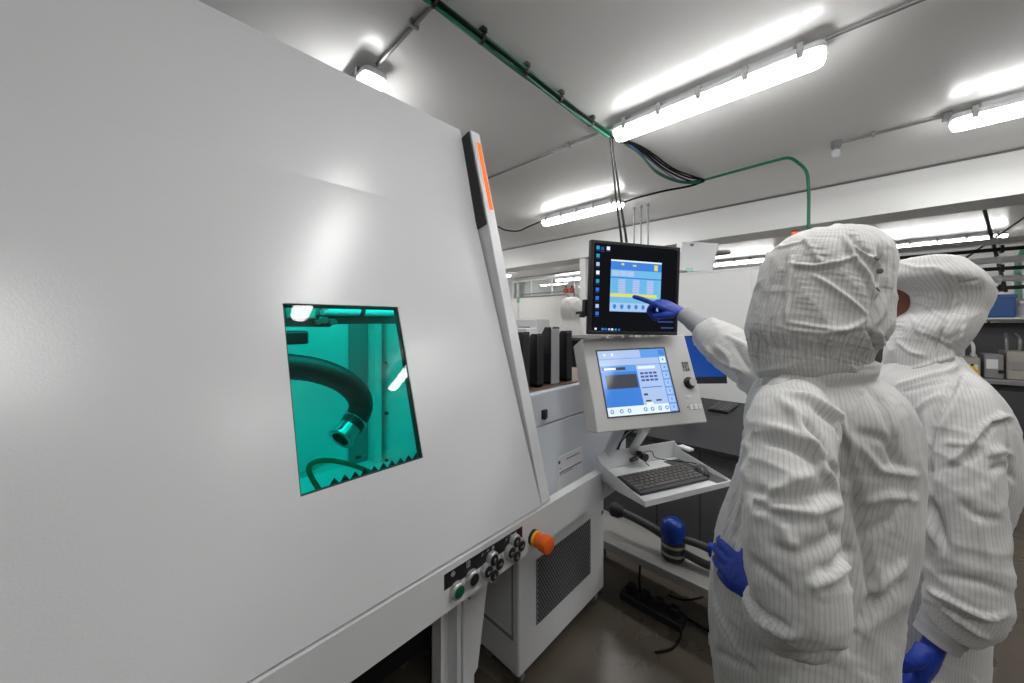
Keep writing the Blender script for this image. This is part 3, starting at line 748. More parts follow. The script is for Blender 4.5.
# ---- keyboard
def on_tray(px, py):
    q = atz(px, py, TZ) - tfl; return q.dot(ex), q.dot(ey)
kf0, kf1 = on_tray(641, 496.5), on_tray(709, 480.5)
kb0 = on_tray(612, 473)
ka = math.atan2(kf1[1] - kf0[1], kf1[0] - kf0[0])
KW = math.hypot(kf1[0] - kf0[0], kf1[1] - kf0[1]); KX = ex * math.cos(ka) + ey * math.sin(ka); KY = UP.cross(KX)
K0 = tp(kf0[0], kf0[1], .0008)
KD = max(.12, min((tp(kb0[0], kb0[1], 0) - K0).dot(KY), .155)); 
kb = thing('keyboard', 'compact dark keyboard with worn keys on the white console tray', 'keyboard', K0 + KX * KW / 2 + KY * KD / 2)
def kp(x, y, z): return K0 + KX * x + KY * y + UP * z
m = MB(); m.add([kp(0, 0, 0), kp(KW, 0, 0), kp(KW, KD, 0), kp(0, KD, 0), kp(0, 0, .010), kp(KW, 0, .010), kp(KW, KD, .020), kp(0, KD, .020)], [(3, 2, 1, 0), (4, 5, 6, 7), (0, 1, 5, 4), (1, 2, 6, 5), (2, 3, 7, 6), (3, 0, 4, 7)])
m.build('keyboard_body', 'black_plastic', kb, bevel=.002)
m = MB(); m.prism([kp(.002, .002, .0095), kp(KW - .002, .002, .0095), kp(KW - .002, .018, .011), kp(.002, .018, .011)], UP * .002); m.build('front_edge', 'dark_grey', kb, bevel=.001)
rows = [[1.25, 1.25, 1.25, 5.5, 1.25, 1, 1, 1, 1], [2.2] + [1] * 10 + [1.3], [1.8] + [1] * 10 + [1.7], [1.5] + [1] * 12, [1] * 13 + [1.5], [.96] * 15]
mx, my = .006, .020
un = (KW - 2 * mx)
rh = (KD - my - .005) / 6
for r_, row in enumerate(rows):
    tot = sum(row); x = mx
    for w in row:
        ww = un * w / tot; y = my + rh * r_; zz = .0105 + .0095 * y / KD; g = .0013
        q = [kp(x + g, y + g, zz), kp(x + ww - g, y + g, zz), kp(x + ww - g, y + rh - g, zz + .001), kp(x + g, y + rh - g, zz + .001)]
        i_ = .0016; h = UP * .0045
        q2 = [kp(x + g + i_, y + g + i_, zz) + h, kp(x + ww - g - i_, y + g + i_, zz) + h, kp(x + ww - g - i_, y + rh - g - i_, zz + .001) + h, kp(x + g + i_, y + rh - g - i_, zz + .001) + h]
        MB().add(q + q2, [(4, 5, 6, 7), (0, 1, 5, 4), (1, 2, 6, 5), (2, 3, 7, 6), (3, 0, 4, 7)]).build('key', 'key_plastic', kb, smooth=0)
        x += ww
# ---- mouse mat and mouse
c0 = (kf1[0] + .008, .018); 
m = MB(); m.prism([tp(c0[0], .012, .0006), tp(wid - .008, .012, .0006), tp(wid - .008, dep - .035, .0006), tp(c0[0] - .035, dep - .035, .0006)], UP * .002)
tag(m.build('mouse_mat', 'dark_grey', smooth=0), 'dark grey mouse mat beside the keyboard on the tray', 'mouse mat')
mx_, my_ = on_tray(712, 471)
mc = tp(min(mx_, wid - .05), my_, .003); md = (ey * .8 + ex * .6).normalized(); ms = md.cross(UP)
ms_o = thing('mouse', 'black computer mouse with cord on the dark mat', 'mouse', mc)
m = MB(); Rg = []
for t_, w_, h_ in [(-1, .004, .004), (-.93, .018, .014), (-.7, .027, .026), (-.3, .031, .035), (.1, .029, .036), (.5, .026, .029), (.85, .022, .019), (.97, .016, .012), (1, .004, .004)]:
    Rg.append([mc + md * (.054 * t_) + ms * (w_ * math.cos(a)) + UP * (h_ * max(0, math.sin(a))) for a in [2 * PI * i / 24 for i in range(24)]])
m.rings(Rg); m.build('mouse_body', 'black_plastic', ms_o)
m = MB(); m.cyl(mc + md * .028 + UP * .029 - ms * .004, mc + md * .028 + UP * .029 + ms * .004, .006, n=14); m.build('scroll_wheel', 'mid_grey', ms_o)
m = MB(); w0 = mc + md * .052 + UP * .008
m.tube([w0, w0 + md * .03 + UP * .004, tp(.36, dep - .03, .02), tp(.33, dep - .02, .055), tp(.30, dep - .018, .062), kc + ex * .045 - ey * .02 + UP * .012, kc + ex * .03 - ey * .03 - UP * .016, tp(.262, dep - .07, .012)], .0022, 6, 6); m.build('mouse_cord', 'cable_black', ms_o)

# ================================================================== upper black monitor
MW, MH = .432, .385
mfr = frame(atd(635.6, 289.4, 1.50), .27, -.03, -.02)
mf = Face(mfr)
mon = thing('monitor', 'black framed upper monitor with a pale blue program window, touched by a gloved finger', 'monitor', mf.p(0, -MH / 2, -.03))
m = MB(); mf.block(m, -MW / 2, -MH / 2, MW / 2, MH / 2, -.018, -.004)
bz = .014
for q in [(-MW / 2, -MH / 2, MW / 2, -MH / 2 + bz), (-MW / 2, MH / 2 - bz, MW / 2, MH / 2), (-MW / 2, -MH / 2 + bz, -MW / 2 + bz, MH / 2 - bz), (MW / 2 - bz, -MH / 2 + bz, MW / 2, MH / 2 - bz)]: mf.block(m, *q, -.006, .004)
m.build('monitor_case', 'black_plastic', mon, bevel=.002)
def mpx(px, py):
    r = ray(px, py); t = (mfr[0] - EYEP).dot(mfr[3]) / r.dot(mfr[3]); q = EYEP + r * t - mfr[0]
    return q.dot(mfr[1]), q.dot(mfr[2])
UI2 = ['screen_dark', 'ui_sky', 'ui_blue', 'ui_pale', 'ui_yellow', 'ui_cyan', 'ui_white', 'ui_icon', 'ui_navy']
m = MB().mat(0); mf.rect(m, -MW / 2 + bz, -MH / 2 + bz, MW / 2 - bz, MH / 2 - bz, -.0035)
c = [mpx(611, 259), mpx(662, 263), mpx(660.5, 314), mpx(610.5, 310)]
wx0, wx1 = (c[0][0] + c[3][0]) / 2, (c[1][0] + c[2][0]) / 2; wy1, wy0 = (c[0][1] + c[1][1]) / 2, (c[2][1] + c[3][1]) / 2
WW, WH = wx1 - wx0, wy1 - wy0
def W4(i, x0, y0, x1, y1, k): m.mat(i); mf.rect(m, wx0 + WW * x0, wy0 + WH * (1 - y1), wx0 + WW * x1, wy0 + WH * (1 - y0), k)
W4(1, 0, 0, 1, 1, -.003); W4(6, 0, 0, 1, .03, -.0026); W4(2, 0, .03, 1, .19, -.0026); W4(1, 0, .19, 1, .33, -.0026); W4(3, .02, .21, .16, .31, -.0022); W4(3, .17, .21, .30, .31, -.0022); W4(3, .31, .21, .45, .31, -.0022)
W4(2, 0, .33, 1, .355, -.0026)
for i in range(7): W4(3 if i % 2 else 1, .01 + .14 * i, .37, .145 + .14 * i, .64, -.0024)
for j in range(8): W4(2, .03, .385 + .033 * j, .94, .389 + .033 * j, -.0022)
W4(4, 0, .65, .92, .715, -.0022); W4(1, 0, .72, 1, .82, -.0024); W4(3, 0, .83, 1, .99, -.0026)
for i in range(6): m.mat(5); mf.disc(m, wx0 + WW * (.09 + .14 * i), wy0 + WH * .10, .009, -.0022); m.mat(2); mf.disc(m, wx0 + WW * (.09 + .14 * i), wy0 + WH * .075, .006, -.0019)
W4(4, .85, .06, .92, .17, -.0022); W4(2, .94, .06, .99, .15, -.0022); W4(4, .20, .06, .25, .10, -.0022); W4(4, .42, .08, .49, .11, -.0022)
for k, (px, py, ci) in enumerate([(598.5, 247.5, 5), (603, 248.5, 8), (608.8, 248.3, 6), (598.4, 255.5, 5), (598.3, 264, 3), (598.2, 272.5, 6), (598, 281, 5), (597.8, 289.5, 7), (597.6, 298, 7), (597.5, 306, 3), (597.4, 313.5, 7)]):
    x, y = mpx(px, py); m.mat(ci); mf.rect(m, x - .0075, y - .007, x + .0075, y + .008, -.003); m.mat(8); mf.rect(m, x - .009, y - .013, x + .009, y - .011, -.003)
for px, ci in [(596, 6), (603, 5), (606, 7), (609.5, 3), (612.5, 6), (616, 5), (619.5, 7)]:
    x, y = mpx(px, 328.8 + .04 * (px - 596)); m.mat(ci); mf.rect(m, x - .005, y - .004, x + .005, y + .004, -.003)
x, y = mpx(668, 322); m.mat(8); mf.rect(m, x - .05, y - .003, x + .03, y + .003, -.003); x, y = mpx(671, 328); mf.rect(m, x - .05, y - .003, x + .02, y + .003, -.003)
m.build('screen', UI2, mon, smooth=0)
x, y = mpx(676.5, 250); m = MB(); mf.disc(m, x, y, .003, .0045); m.build('power_mark', 'mid_grey', mon, smooth=0)
m = MB(); mf.block(m, -MW / 2 + .05, -MH / 2 + .04, MW / 2 - .05, MH / 2 - .05, -.045, -.0175); m.build('rear_housing', 'black_plastic', mon, bevel=.008)
m = MB(); mf.block(m, -.05, -MH / 2 + .002, .05, -MH / 2 + .10, -.09, -.045); m.build('neck', 'black_plastic', mon, bevel=.004)
m = MB(); mf.block(m, -MW / 2 - .008, -.12, -MW / 2 + .03, -.05, -.045, -.018); mf.block(m, -MW / 2 - .022, -.125, -MW / 2 - .004, -.10, -.040, -.022); m.build('side_connector', 'black_plastic', mon, bevel=.002)
m = MB(); mf.block(m, MW / 2 - .06, -MH / 2 + .002, MW / 2 + .045, -MH / 2 + .03, -.10, -.05); m.build('side_mount', 'black_plastic', mon, bevel=.004)
# ================================================================== low shelf with the vacuum cleaner
SX0, SX1, SZ = 1.90, 2.22, .30
t = thing('low_shelf', 'low white shelf plank behind the chiller, carrying the vacuum cleaner', 'shelf', (2.06, .7, 0))
MB().bb((SX0, .10, SZ - .045), (SX1, 1.29, SZ)).build('plank', 'shelf_white_shaded', t, bevel=.004)
for y in (.16, 1.22):
    for x in (SX0 + .04, SX1 - .04): MB().bb((x - .02, y - .02, 0), (x + .02, y + .02, SZ - .044)).build('leg', 'dark_grey', t, bevel=.003)
vc = atz(673, 573, SZ); vc = Vector((2.03, atx(673, 570, 2.03).y, SZ))
v = thing('vacuum_cleaner', 'handheld vacuum cleaner with blue dome and clear ringed bin lying on the low shelf', 'vacuum cleaner', vc)
r = .062
MB().lathe(vc + UP * .001, UP, [(0, r * .9), (.012, r), (.02, r), (.1, r * .96), (.105, r * .8)], 28).build('dust_bin', 'smoke_plastic', v)
for z in (.03, .075): MB().lathe(vc + UP * z, UP, [(0, r + .002), (.014, r + .002)], 28).build('bin_ring', 'brushed', v)
MB().lathe(vc + UP * .105, UP, [(0, r * .98), (.05, r * 1.02), (.085, r * .9), (.105, r * .6), (.11, .002)], 28).build('cyclone_dome', 'vac_blue', v)
hd = Vector((.05, -1, 0)).normalized()
a = vc + UP * .12
MB().tube([a + hd * .04, a + hd * .14 + UP * .005, a + hd * .22 - UP * .01, a + hd * .235 - UP * .06, a + hd * .17 - UP * .085, a + hd * .05 - UP * .07], .02, 12, 5).build('handle', 'dark_grey', v)
MB().tube([a + hd * .18 + UP * .0, a + hd * .26 + UP * .01], .035, 16).build('motor_cap', 'vac_blue', v)
MB().tube([a - hd * .03 - UP * .02, a - hd * .15 + UP * .01, a - hd * .30 + UP * .03], [.026, .02, .022], 14, 4).build('wand', 'dark_grey', v)
MB().lathe(a - hd * .28 + UP * .027, -hd, [(0, .024), (.03, .04), (.07, .042), (.085, .03), (.09, .004)], 18).build('brush_head', 'black_matte', v)

# black mains adapter block and cords on the floor
pz = atz(652, 605, .03)
strip = t = thing('power_strip', 'black power strip with plugs lying on the floor under the low shelf', 'power strip', (pz.x, pz.y, 0))
MB().box((pz.x, pz.y, .022), (.10, .34, .042)).build('strip_body', 'black_matte', t, bevel=.006)
for i in range(4): MB().box((pz.x, pz.y - .12 + .08 * i, .062), (.045, .045, .05)).build('plug', 'black_plastic', t, bevel=.006)
def floorcable(label, pts, r=.005):
    MB().tube([atz(x, y, z) for x, y, z in pts], r, 8, 6).build('power_cord', 'cable_black', strip)
floorcable('black cord looping down from the power strip across the dark floor', [(664, 608, .04), (674, 618, .008), (681, 634, .008), (672, 648, .008), (655, 652, .008)])
floorcable('black cord stretching right from the power strip to the front overalls', [(668, 595, .05), (685, 600, .03), (705, 596, .02), (725, 585, .02)])
floorcable('black cord hanging from the shelf to the power strip', [(640, 566, .26), (640, 590, .12), (648, 604, .06)], .006)
floorcable('black cord running along the floor behind the power strip', [(668, 610, .03), (690, 620, .008), (715, 635, .008), (735, 645, .008)])

# ================================================================== desk behind: black top, grey front, monitor, keyboard
DX0, DX1, DY0, DY1, DZ = 2.50, 4.15, -.35, 1.55, .79
t = thing('desk', 'black topped desk with grey front between the console and the front person', 'desk', ((DX0 + DX1) / 2, .2, 0))
MB().bb((DX0, DY0, DZ - .035), (DX1, DY1, DZ)).build('desk_top', 'black_matte', t, bevel=.003)
MB().bb((DX0 + .06, DY0 + .05, .03), (DX0 + .08, DY1 - .05, DZ - .036)).build('front_board', 'desk_grey_shaded', t, smooth=0)
for y in (DY0 + .06, DY1 - .06): MB().bb((DX0 + .08, y - .02, 0), (DX1 - .1, y + .02, DZ - .036)).build('side_board', 'desk_grey_shaded', t, smooth=0)
m = MB()
for px in (657, 700): y = atx(px, 515, DX0 + .06).y; m.bb((DX0 + .058, y - .003, .05), (DX0 + .06, y + .003, DZ - .05))
m.build('board_seam', 'gap', t, smooth=0)
# blue screened monitor
f2 = frame(atd(694, 362, 2.95), -.30, .12, .06)
F2 = Face(f2); w2, h2 = .52, .40
def f2p(px, py):
    r = ray(px, py); tt = (f2[0] - EYEP).dot(f2[3]) / r.dot(f2[3]); q = EYEP + r * tt - f2[0]; return q.dot(f2[1]), q.dot(f2[2])
br = f2p(727.5, 383.5)
mo = thing('monitor', 'monitor with plain deep blue screen standing on the black desk behind the console', 'monitor', Vector((F2.p(0, 0, -.1).x, F2.p(0, 0, -.1).y, DZ)))
cx, cy = br[0] - w2 / 2, br[1] + h2 / 2
m = MB(); F2.block(m, cx - w2 / 2, cy - h2 / 2, cx + w2 / 2, cy + h2 / 2, -.05, 0); m.build('monitor_case', 'black_plastic', mo, bevel=.004)
m = MB(); F2.rect(m, cx - w2 / 2 + .012, cy - h2 / 2 + .055, cx + w2 / 2 - .012, cy + h2 / 2 - .012, .001); m.build('screen', 'ui_royal', mo, smooth=0)
b0 = F2.p(cx, cy, -.08); m = MB(); m.bb((b0.x - .04, b0.y - .04, DZ), (b0.x + .04, b0.y + .04, b0.z)); m.lathe((b0.x, b0.y, DZ), UP, [(0, .12), (.012, .12), (.016, .05)], 28); m.build('stand', 'black_plastic', mo, bevel=.003)
# keyboard on that desk
ka, kb_, kc_ = atz(703, 400, DZ + .012), atz(728, 413, DZ + .012), atz(746, 399, DZ + .012)
kt = thing('keyboard', 'black keyboard lying on the black desk below the blue screen', 'keyboard', kb_ - UP * .012)
X_ = (kb_ - ka).normalized(); Y_ = UP.cross(X_); wk = (kb_ - ka).length; dk = .15
X2 = (kc_ - kb_).normalized()
kx_ = X2; ky_ = UP.cross(X2); o_ = kb_ - UP * .011; wk = .42; dk = .16
m = MB(); m.prism([o_, o_ + kx_ * wk, o_ + kx_ * wk + ky_ * dk, o_ + ky_ * dk], UP * .02); m.build('keyboard_body', 'black_plastic', kt, bevel=.004)
for j in range(4):
    for i in range(12):
        q = o_ + kx_ * (.012 + .033 * i) + ky_ * (.015 + .034 * j) + UP * .0195
        MB().prism([q, q + kx_ * .028, q + kx_ * .028 + ky_ * .028, q + ky_ * .028], UP * .006).build('key', 'dark_grey', kt, smooth=0)

# tall white cabinet behind the desk
WX = 4.25
ztop = atx(716, 270, WX).z
t = thing('storage_cabinet', 'tall bright white cabinet with round lock behind the blue screen', 'cabinet', (WX + .3, .3, 0))
wy1, wy0 = 1.72, -.15
dy = [atx(752, 380, WX).y, atx(761, 380, WX).y]
MB().bb((WX + .012, wy0, 0), (WX + .6, wy1, ztop - .02)).build('cabinet_body', 'bright_white', t, bevel=.004)
MB().bb((WX + .0, wy0, ztop - .022), (WX + .61, wy1, ztop)).build('cabinet_top', 'bright_white', t, bevel=.003)
d1 = MB().bb((WX, dy[0] + .008, .06), (WX + .011, wy1 - .01, ztop - .03)).build('door', 'bright_white', t, bevel=.002)
MB().bb((WX, dy[1] + .006, .06), (WX + .011, dy[0] - .006, ztop - .03)).build('door_post', 'bright_white', t, bevel=.002)
MB().bb((WX, wy0 + .01, .06), (WX + .011, dy[1] - .006, ztop - .03)).build('door', 'bright_white', t, bevel=.002)
a = atx(740, 378, WX)
lk = MB().lathe(a, (-1, 0, 0), [(0, .035), (.012, .033), (.016, .026), (.016, .001)], 24).build('lock', 'brushed', d1)
MB().lathe(a + Vector((-.016, 0, 0)), (-1, 0, 0), [(0, .016), (.004, .014), (.004, .001)], 18).build('lock_core', 'dark_grey', d1)
# white tilted box with teal corner, on top
f3 = frame(atd(697, 257, 4.2), -.25, -.22, -.12); F3 = Face(f3)
bx = thing('display_box', 'white tilted box with a teal corner, right of the upper monitor', 'box', Vector((F3.p(0, 0, -.15).x, F3.p(0, 0, -.15).y, ztop)))
m = MB(); F3.block(m, -.19, -.17, .2, .17, -.3, 0); m.build('box_shell', 'equip_white', bx, bevel=.008)
m = MB(); F3.block(m, -.10, -.165, -.02, -.135, 0, .002); m.build('teal_label', 'cable_mint', bx, smooth=0)
m = MB(); F3.block(m, -.10, .12, -.06, .15, 0, .004); m.build('camera_window', 'mid_grey', bx, bevel=.001)
m = MB(); q = F3.p(0, 0, -.2); m.bb((q.x - .05, q.y - .05, ztop), (q.x + .05, q.y + .05, q.z - .12)); m.build('foot', 'equip_white', bx, bevel=.003)
# signal lamp with orange top on the cabinet
a = atx(795, 233, WX + .25)
sg = thing('signal_lamp', 'slim signal lamp with orange top, peeking over the front hood', 'signal lamp', (a.x, a.y, ztop))
MB().cyl((a.x, a.y, ztop), (a.x, a.y, a.z - .05), .012, n=12).build('pole', 'galvanised', sg)
MB().lathe((a.x, a.y, a.z - .05), UP, [(0, .028), (.06, .028)], 20).build('lens', 'orange_lens', sg)
MB().lathe((a.x, a.y, a.z + .01), UP, [(0, .03), (.012, .03), (.016, .02)], 20).build('cap', 'gap', sg)

# ================================================================== dark rack by the column, background person's bench
a = atd(575, 337, 3.6)
t = thing('black_rack', 'black topped instrument rack behind the tray carriers', 'rack', (a.x + .2, a.y, 0))
zr = a.z
m = MB(); rx, ry = a.x, a.y
MB().bb((rx - .1, ry - .25, zr - .03), (rx + .55, ry + .25, zr)).build('rack_top', 'dark_grey', t, bevel=.003)
MB().bb((rx + .0, ry - .22, .02), (rx + .5, ry + .16, zr - .031)).build('rack_body', 'black_matte', t, bevel=.004)
for i in range(3): MB().bb((rx - .004, ry - .20, zr - .30 - .2 * i), (rx + .0, ry + .14, zr - .14 - .2 * i)).build('rack_module', 'black_plastic', t, bevel=.002)
# partitions in the far left gap
t = thing('partition', 'white partition with glazed upper strip behind the hooded background person', 'partition', (9.4, 6.2, 0))
px0 = 9.4
zA = atx(530, 297, px0).z; zB = atx(530, 321, px0).z; zC = atx(530, 281, px0).z
MB().bb((px0, 3.6, 0), (px0 + .05, 8.9, zA)).build('lower_panel', 'partition_paint', t, smooth=0)
MB().bb((px0 + .015, 3.6, zA), (px0 + .03, 8.9, zC)).build('glazing', 'clear_pane', t, smooth=0)
m = MB()
for i in range(7): y = 3.65 + .87 * i; m.bb((px0, y - .02, zA), (px0 + .05, y + .02, zC))
m.bb((px0 - .01, 3.6, zC), (px0 + .06, 8.9, zC + .05)); m.build('glazing_bars', 'wall_paint', t, smooth=0)
# low white benches / tools in that gap
def bench(px, d, w, dp, h, label, n=2, mat='equip_white'):
    a = atd(px, 330, d); t = thing('workbench', label, 'bench', (a.x, a.y, 0))
    MB().bb((a.x - dp / 2, a.y - w / 2, h - .04), (a.x + dp / 2, a.y + w / 2, h)).build('bench_top', mat, t, bevel=.003)
    MB().bb((a.x - dp / 2 + .05, a.y - w / 2 + .05, 0), (a.x + dp / 2 - .05, a.y + w / 2 - .05, h - .041)).build('bench_cabinet', 'equip_white', t, bevel=.003)
    for k in range(n):
        y = a.y - w / 2 + .08 + (w - .16) * k / n
        MB().bb((a.x - dp / 2 + .04, y + .01, .1), (a.x - dp / 2 + .05, y + (w - .16) / n - .01, h - .08)).build('bench_door', 'wall_paint', t, bevel=.002)
    return a
bench(528, 7.2, 1.9, .7, 1.15, 'white workbench in the far gap left of the hooded background person')
a = atd(531, 322, 6.9)
t = thing('tool_box', 'white instrument housing with dark slot on the far workbench', 'instrument', (a.x, a.y, 1.15))
MB().box((a.x, a.y, 1.15 + .25), (.4, .6, .5)).build('housing', 'equip_white', t, bevel=.01); MB().box((a.x - .2, a.y, 1.15 + .3), (.01, .3, .12)).build('slot', 'dark_grey', t, bevel=.002)
# slim tower light in the gap: clear tube with green base
a = atd(518, 290, 8.3)
t = thing('signal_lamp', 'slim far signal lamp with green base segment, left in the gap behind the machine', 'signal lamp', (a.x, a.y, 0))
MB().cyl((a.x, a.y, 0), (a.x, a.y, 2.05), .015, n=10).build('pole', 'wall_paint', t)
MB().cyl((a.x, a.y, 2.05), (a.x, a.y, 2.18), .035, n=14).build('green_segment', 'cable_mint', t); MB().cyl((a.x, a.y, 2.18), (a.x, a.y, 2.5), .033, n=14).build('clear_segment', 'wall_paint', t)
# pipes and red valves high on the partition
for i, z in enumerate((2.48, 2.58)):
    m = MB(); y1 = atx(565, 290, px0 - .2).y
    m.tube([(px0 - .024, 8.8, z), (px0 - .024, y1 + .1, z), (px0 - .024, y1 - .22 * i, z - .05), (px0 - .024, y1 - .22 * i, z - .75)], .022, 10)
    tag(m.build('pipe', 'galvanised'), ['lower', 'upper'][i] + ' grey pipe bending down along the far partition', 'pipe')
    a = Vector((px0 - .028, y1 - .22 * i + .08, zA + .12)); m = MB().box(a, (.06, .16, .14)); m.cyl(a + UP * .06, a + UP * .16, .03, n=12)
    tag(m.build('valve_box', 'red_part', bevel=.008), ['lower', 'upper'][i] + ' red valve box on the far partition beside the background person\'s hood', 'valve')
MB
t = tag(MB().cyl((px0 - .3, 8.5, CZ - .02), (px0 - .3, 1.9, CZ - .02), .02, n=10).build('pipe', 'galvanised'), 'long grey pipe under the far ceiling, reaching behind the white column', 'pipe')
t = tag(MB().cyl((BX + 1.2, 8.5, CZ - .03), (BX + 1.2, 3.5, CZ - .03), .03, n=10).build('pipe', 'galvanised'), 'grey pipe under the ceiling just beyond the beam, left of the column', 'pipe')

# ================================================================== cluttered bench at the right
def rb(px, py, d): return atd(px, py, d)
D = 4.3
zt_ = atd(1000, 372, D).z
e0, e1 = atx(970, 372, 6.2), None
BX0, BX1, BY0, BY1 = 6.25, 7.1, -3.6, .0
zt_ = .99
t = thing('workbench', 'long dark workbench full of equipment behind the right person', 'bench', (6.7, -1.8, 0))
MB().bb((BX0, BY0, zt_ - .05), (BX1, BY1, zt_)).build('bench_top', 'brushed', t, bevel=.004)
MB().bb((BX0 + .05, BY0 + .03, 0), (BX1 - .02, BY1 - .03, zt_ - .051)).build('bench_cabinet', 'black_matte', t, smooth=0)
for i in range(5): MB().bb((BX0 + .035, BY0 + .05 + .7 * i, .12), (BX0 + .049, BY0 + .70 + .7 * i, zt_ - .12)).build('bench_door', 'dark_grey', t, bevel=.003)
MB().bb((BX1 - .05, BY0, zt_ + .62), (BX1, BY1, zt_ + .66)).build('rear_shelf', 'wall_paint', t, bevel=.003)
for y in (BY0 + .05, -1.8, BY1 - .05): MB().bb((BX1 - .06, y - .02, zt_), (BX1 - .01, y + .02, zt_ + 1.3)).build('upright', 'mid_grey', t, bevel=.003)
MB().bb((BX1 - .35, BY0, zt_ + .74 - .1), (BX1, BY1, zt_ + .76 - .1)).build('upper_shelf', 'wall_paint', t, bevel=.003)
MB().bb((BX1 - .02, BY0 + .03, zt_ + .001), (BX1 - .005, BY1 - .03, zt_ + .60)).build('darkening_board', 'dark_grey', t, smooth=0)  # dark board added only to darken the backdrop of the bench
def on_bench(px, x=BX0 + .25): return atx(px, 350, x).y
def gadget(name, label, cat, px, size, mats, kind=0, x=BX0 + .25, z=None, grp=None):
    y = on_bench(px, x); z = zt_ if z is None else z
    t = thing(name, label, cat, (x, y, z), grp)
    w, d, h = size
    MB().box((x, y, z + h / 2 + .001), (d, w, h)).build('case', mats[0], t, bevel=.012)
    if kind == 0:
        MB().box((x - d / 2 - .003, y + w * .1, z + h * .6), (.008, w * .6, h * .4)).build('front_plate', mats[1], t, bevel=.002)
        MB().cyl((x - d / 2, y - w * .35, z + h * .3), (x - d / 2 - .03, y - w * .35, z + h * .3), .02, n=14).build('dial', 'black_plastic', t)
    if kind == 1:
        MB().lathe((x, y, z + h), UP, [(0, min(w, d) * .4), (.08, min(w, d) * .42), (.1, min(w, d) * .25), (.16, .03), (.2, .02)], 20).build('funnel', mats[1], t)
    if kind == 2:
        for s in (-1, 1): MB().tube([(x, y + s * w * .3, z + h), (x, y + s * w * .3, z + h + .12), (x + .1, y + s * w * .2, z + h + .18)], .015, 8, 4).build('pipe_stub', mats[1], t)
        MB().box((x - d / 2 - .004, y, z + h * .5), (.01, w * .7, h * .3)).build('front_plate', mats[1], t, bevel=.002)
    return t
gadget('instrument', 'beige bench instrument right of the right person\'s hood, low row', 'instrument', 968, (.12, .35, .22), ('beige_equip', 'equip_white'), 2)
gadget('instrument', 'white bench instrument with dark plate nearest the right hood', 'instrument', 946, (.12, .3, .30), ('equip_white', 'dark_grey'), 0)
gadget('instrument', 'grey bench instrument with dial in front of the beige control box', 'instrument', 990, (.13, .3, .26), ('mid_grey', 'equip_white'), 0)
gadget('instrument', 'pale bench instrument at the right picture edge under the control box', 'instrument', 1013, (.14, .3, .3), ('beige_equip', 'brushed'), 2)
y = on_bench(972, BX0 + .04)
t = thing('yellow_funnel', 'small yellow funnel shaped container at the front edge of the dark workbench', 'container', (BX0 + .035, y, zt_))
MB().lathe((BX0 + .035, y, zt_), UP, [(0, .05), (.06, .052), (.08, .045), (.11, .02), (.13, .018), (.13, .005)], 20).build('container_body', 'yellow_plastic', t)
MB().lathe((BX0 + .035, y, zt_ + .13), UP, [(0, .012), (.02, .012), (.022, .003)], 14).build('nozzle', 'black_plastic', t)
for i, (px, x, r_, h, mt, lab) in enumerate([(952, 6.62, .035, .20, 'clear_plastic', 'clear narrow bottle on the dark workbench, nearest the hood of the right person'), (978, 6.60, .045, .26, 'equip_white', 'tall white bottle on the dark workbench between two instruments'),
        (1001, 6.62, .04, .22, 'steel', 'shiny metal canister on the dark workbench below the beige control box'), (1020, 6.64, .05, .18, 'vac_blue', 'blue canister on the dark workbench at the right picture edge')]):
    y = on_bench(px, x); t = thing('bottle', lab, 'bottle', (x + .22, y, zt_))
    MB().lathe((x + .22, y, zt_ + .001), UP, [(0, r_), (h * .72, r_), (h * .86, r_ * .5), (h * .95, r_ * .42)], 18).build('bottle_body', mt, t)
    MB().lathe((x + .22, y, zt_ + h * .95), UP, [(0, r_ * .55), (.03, r_ * .52)], 14).build('cap', 'black_plastic', t)
# control box on a post, mint hose, blue crate
cbx = atd(1016, 325, 4.9)
t = thing('control_box', 'grey beige control box on a stand at the right edge beside the mint hose', 'control box', (cbx.x, cbx.y, 0))
MB().box((cbx.x, cbx.y, atd(1016, 325, 4.9).z), (.22, .40, .72)).build('case', 'beige_equip', t, bevel=.012)
MB().box((cbx.x - .115, cbx.y, cbx.z + .1), (.012, .3, .42)).build('door', 'mid_grey', t, bevel=.004)
MB().cyl((cbx.x, cbx.y, 0), (cbx.x, cbx.y, cbx.z - .36), .03, n=14).build('post', 'galvanised', t)
MB().lathe((cbx.x, cbx.y, 0), UP, [(0, .18), (.02, .18), (.03, .05)], 24).build('foot', 'mid_grey', t)
h0 = atd(1018, 300, 5.0)
MBh = MB().tube([atd(1019, 318, 5.0), atd(1018, 290, 5.0), atd(1018, 265, 5.0), atd(1021, 253, 5.0), atd(1027, 247, 5.1), atd(1040, 244, 5.3)], .035, 12, 6)
tag(MBh.build('mint_hose', 'cable_mint'), 'mint green hose arching down to the control box at the right edge', 'hose')
bl = atx(993, 300, BX1 - .18)
t = thing('blue_crate', 'blue crate on the upper shelf right of the hood peak', 'crate', (BX1 - .18, bl.y, zt_ + .66))
MB().bb((BX1 - .33, bl.y - .13, zt_ + .661), (BX1 - .03, bl.y + .13, zt_ + .661 + .26)).build('crate_shell', 'blue_bin', t, bevel=.015)
MB().bb((BX1 - .345, bl.y - .14, zt_ + .88), (BX1 - .02, bl.y + .14, zt_ + .925)).build('crate_rim', 'blue_bin', t, bevel=.006)
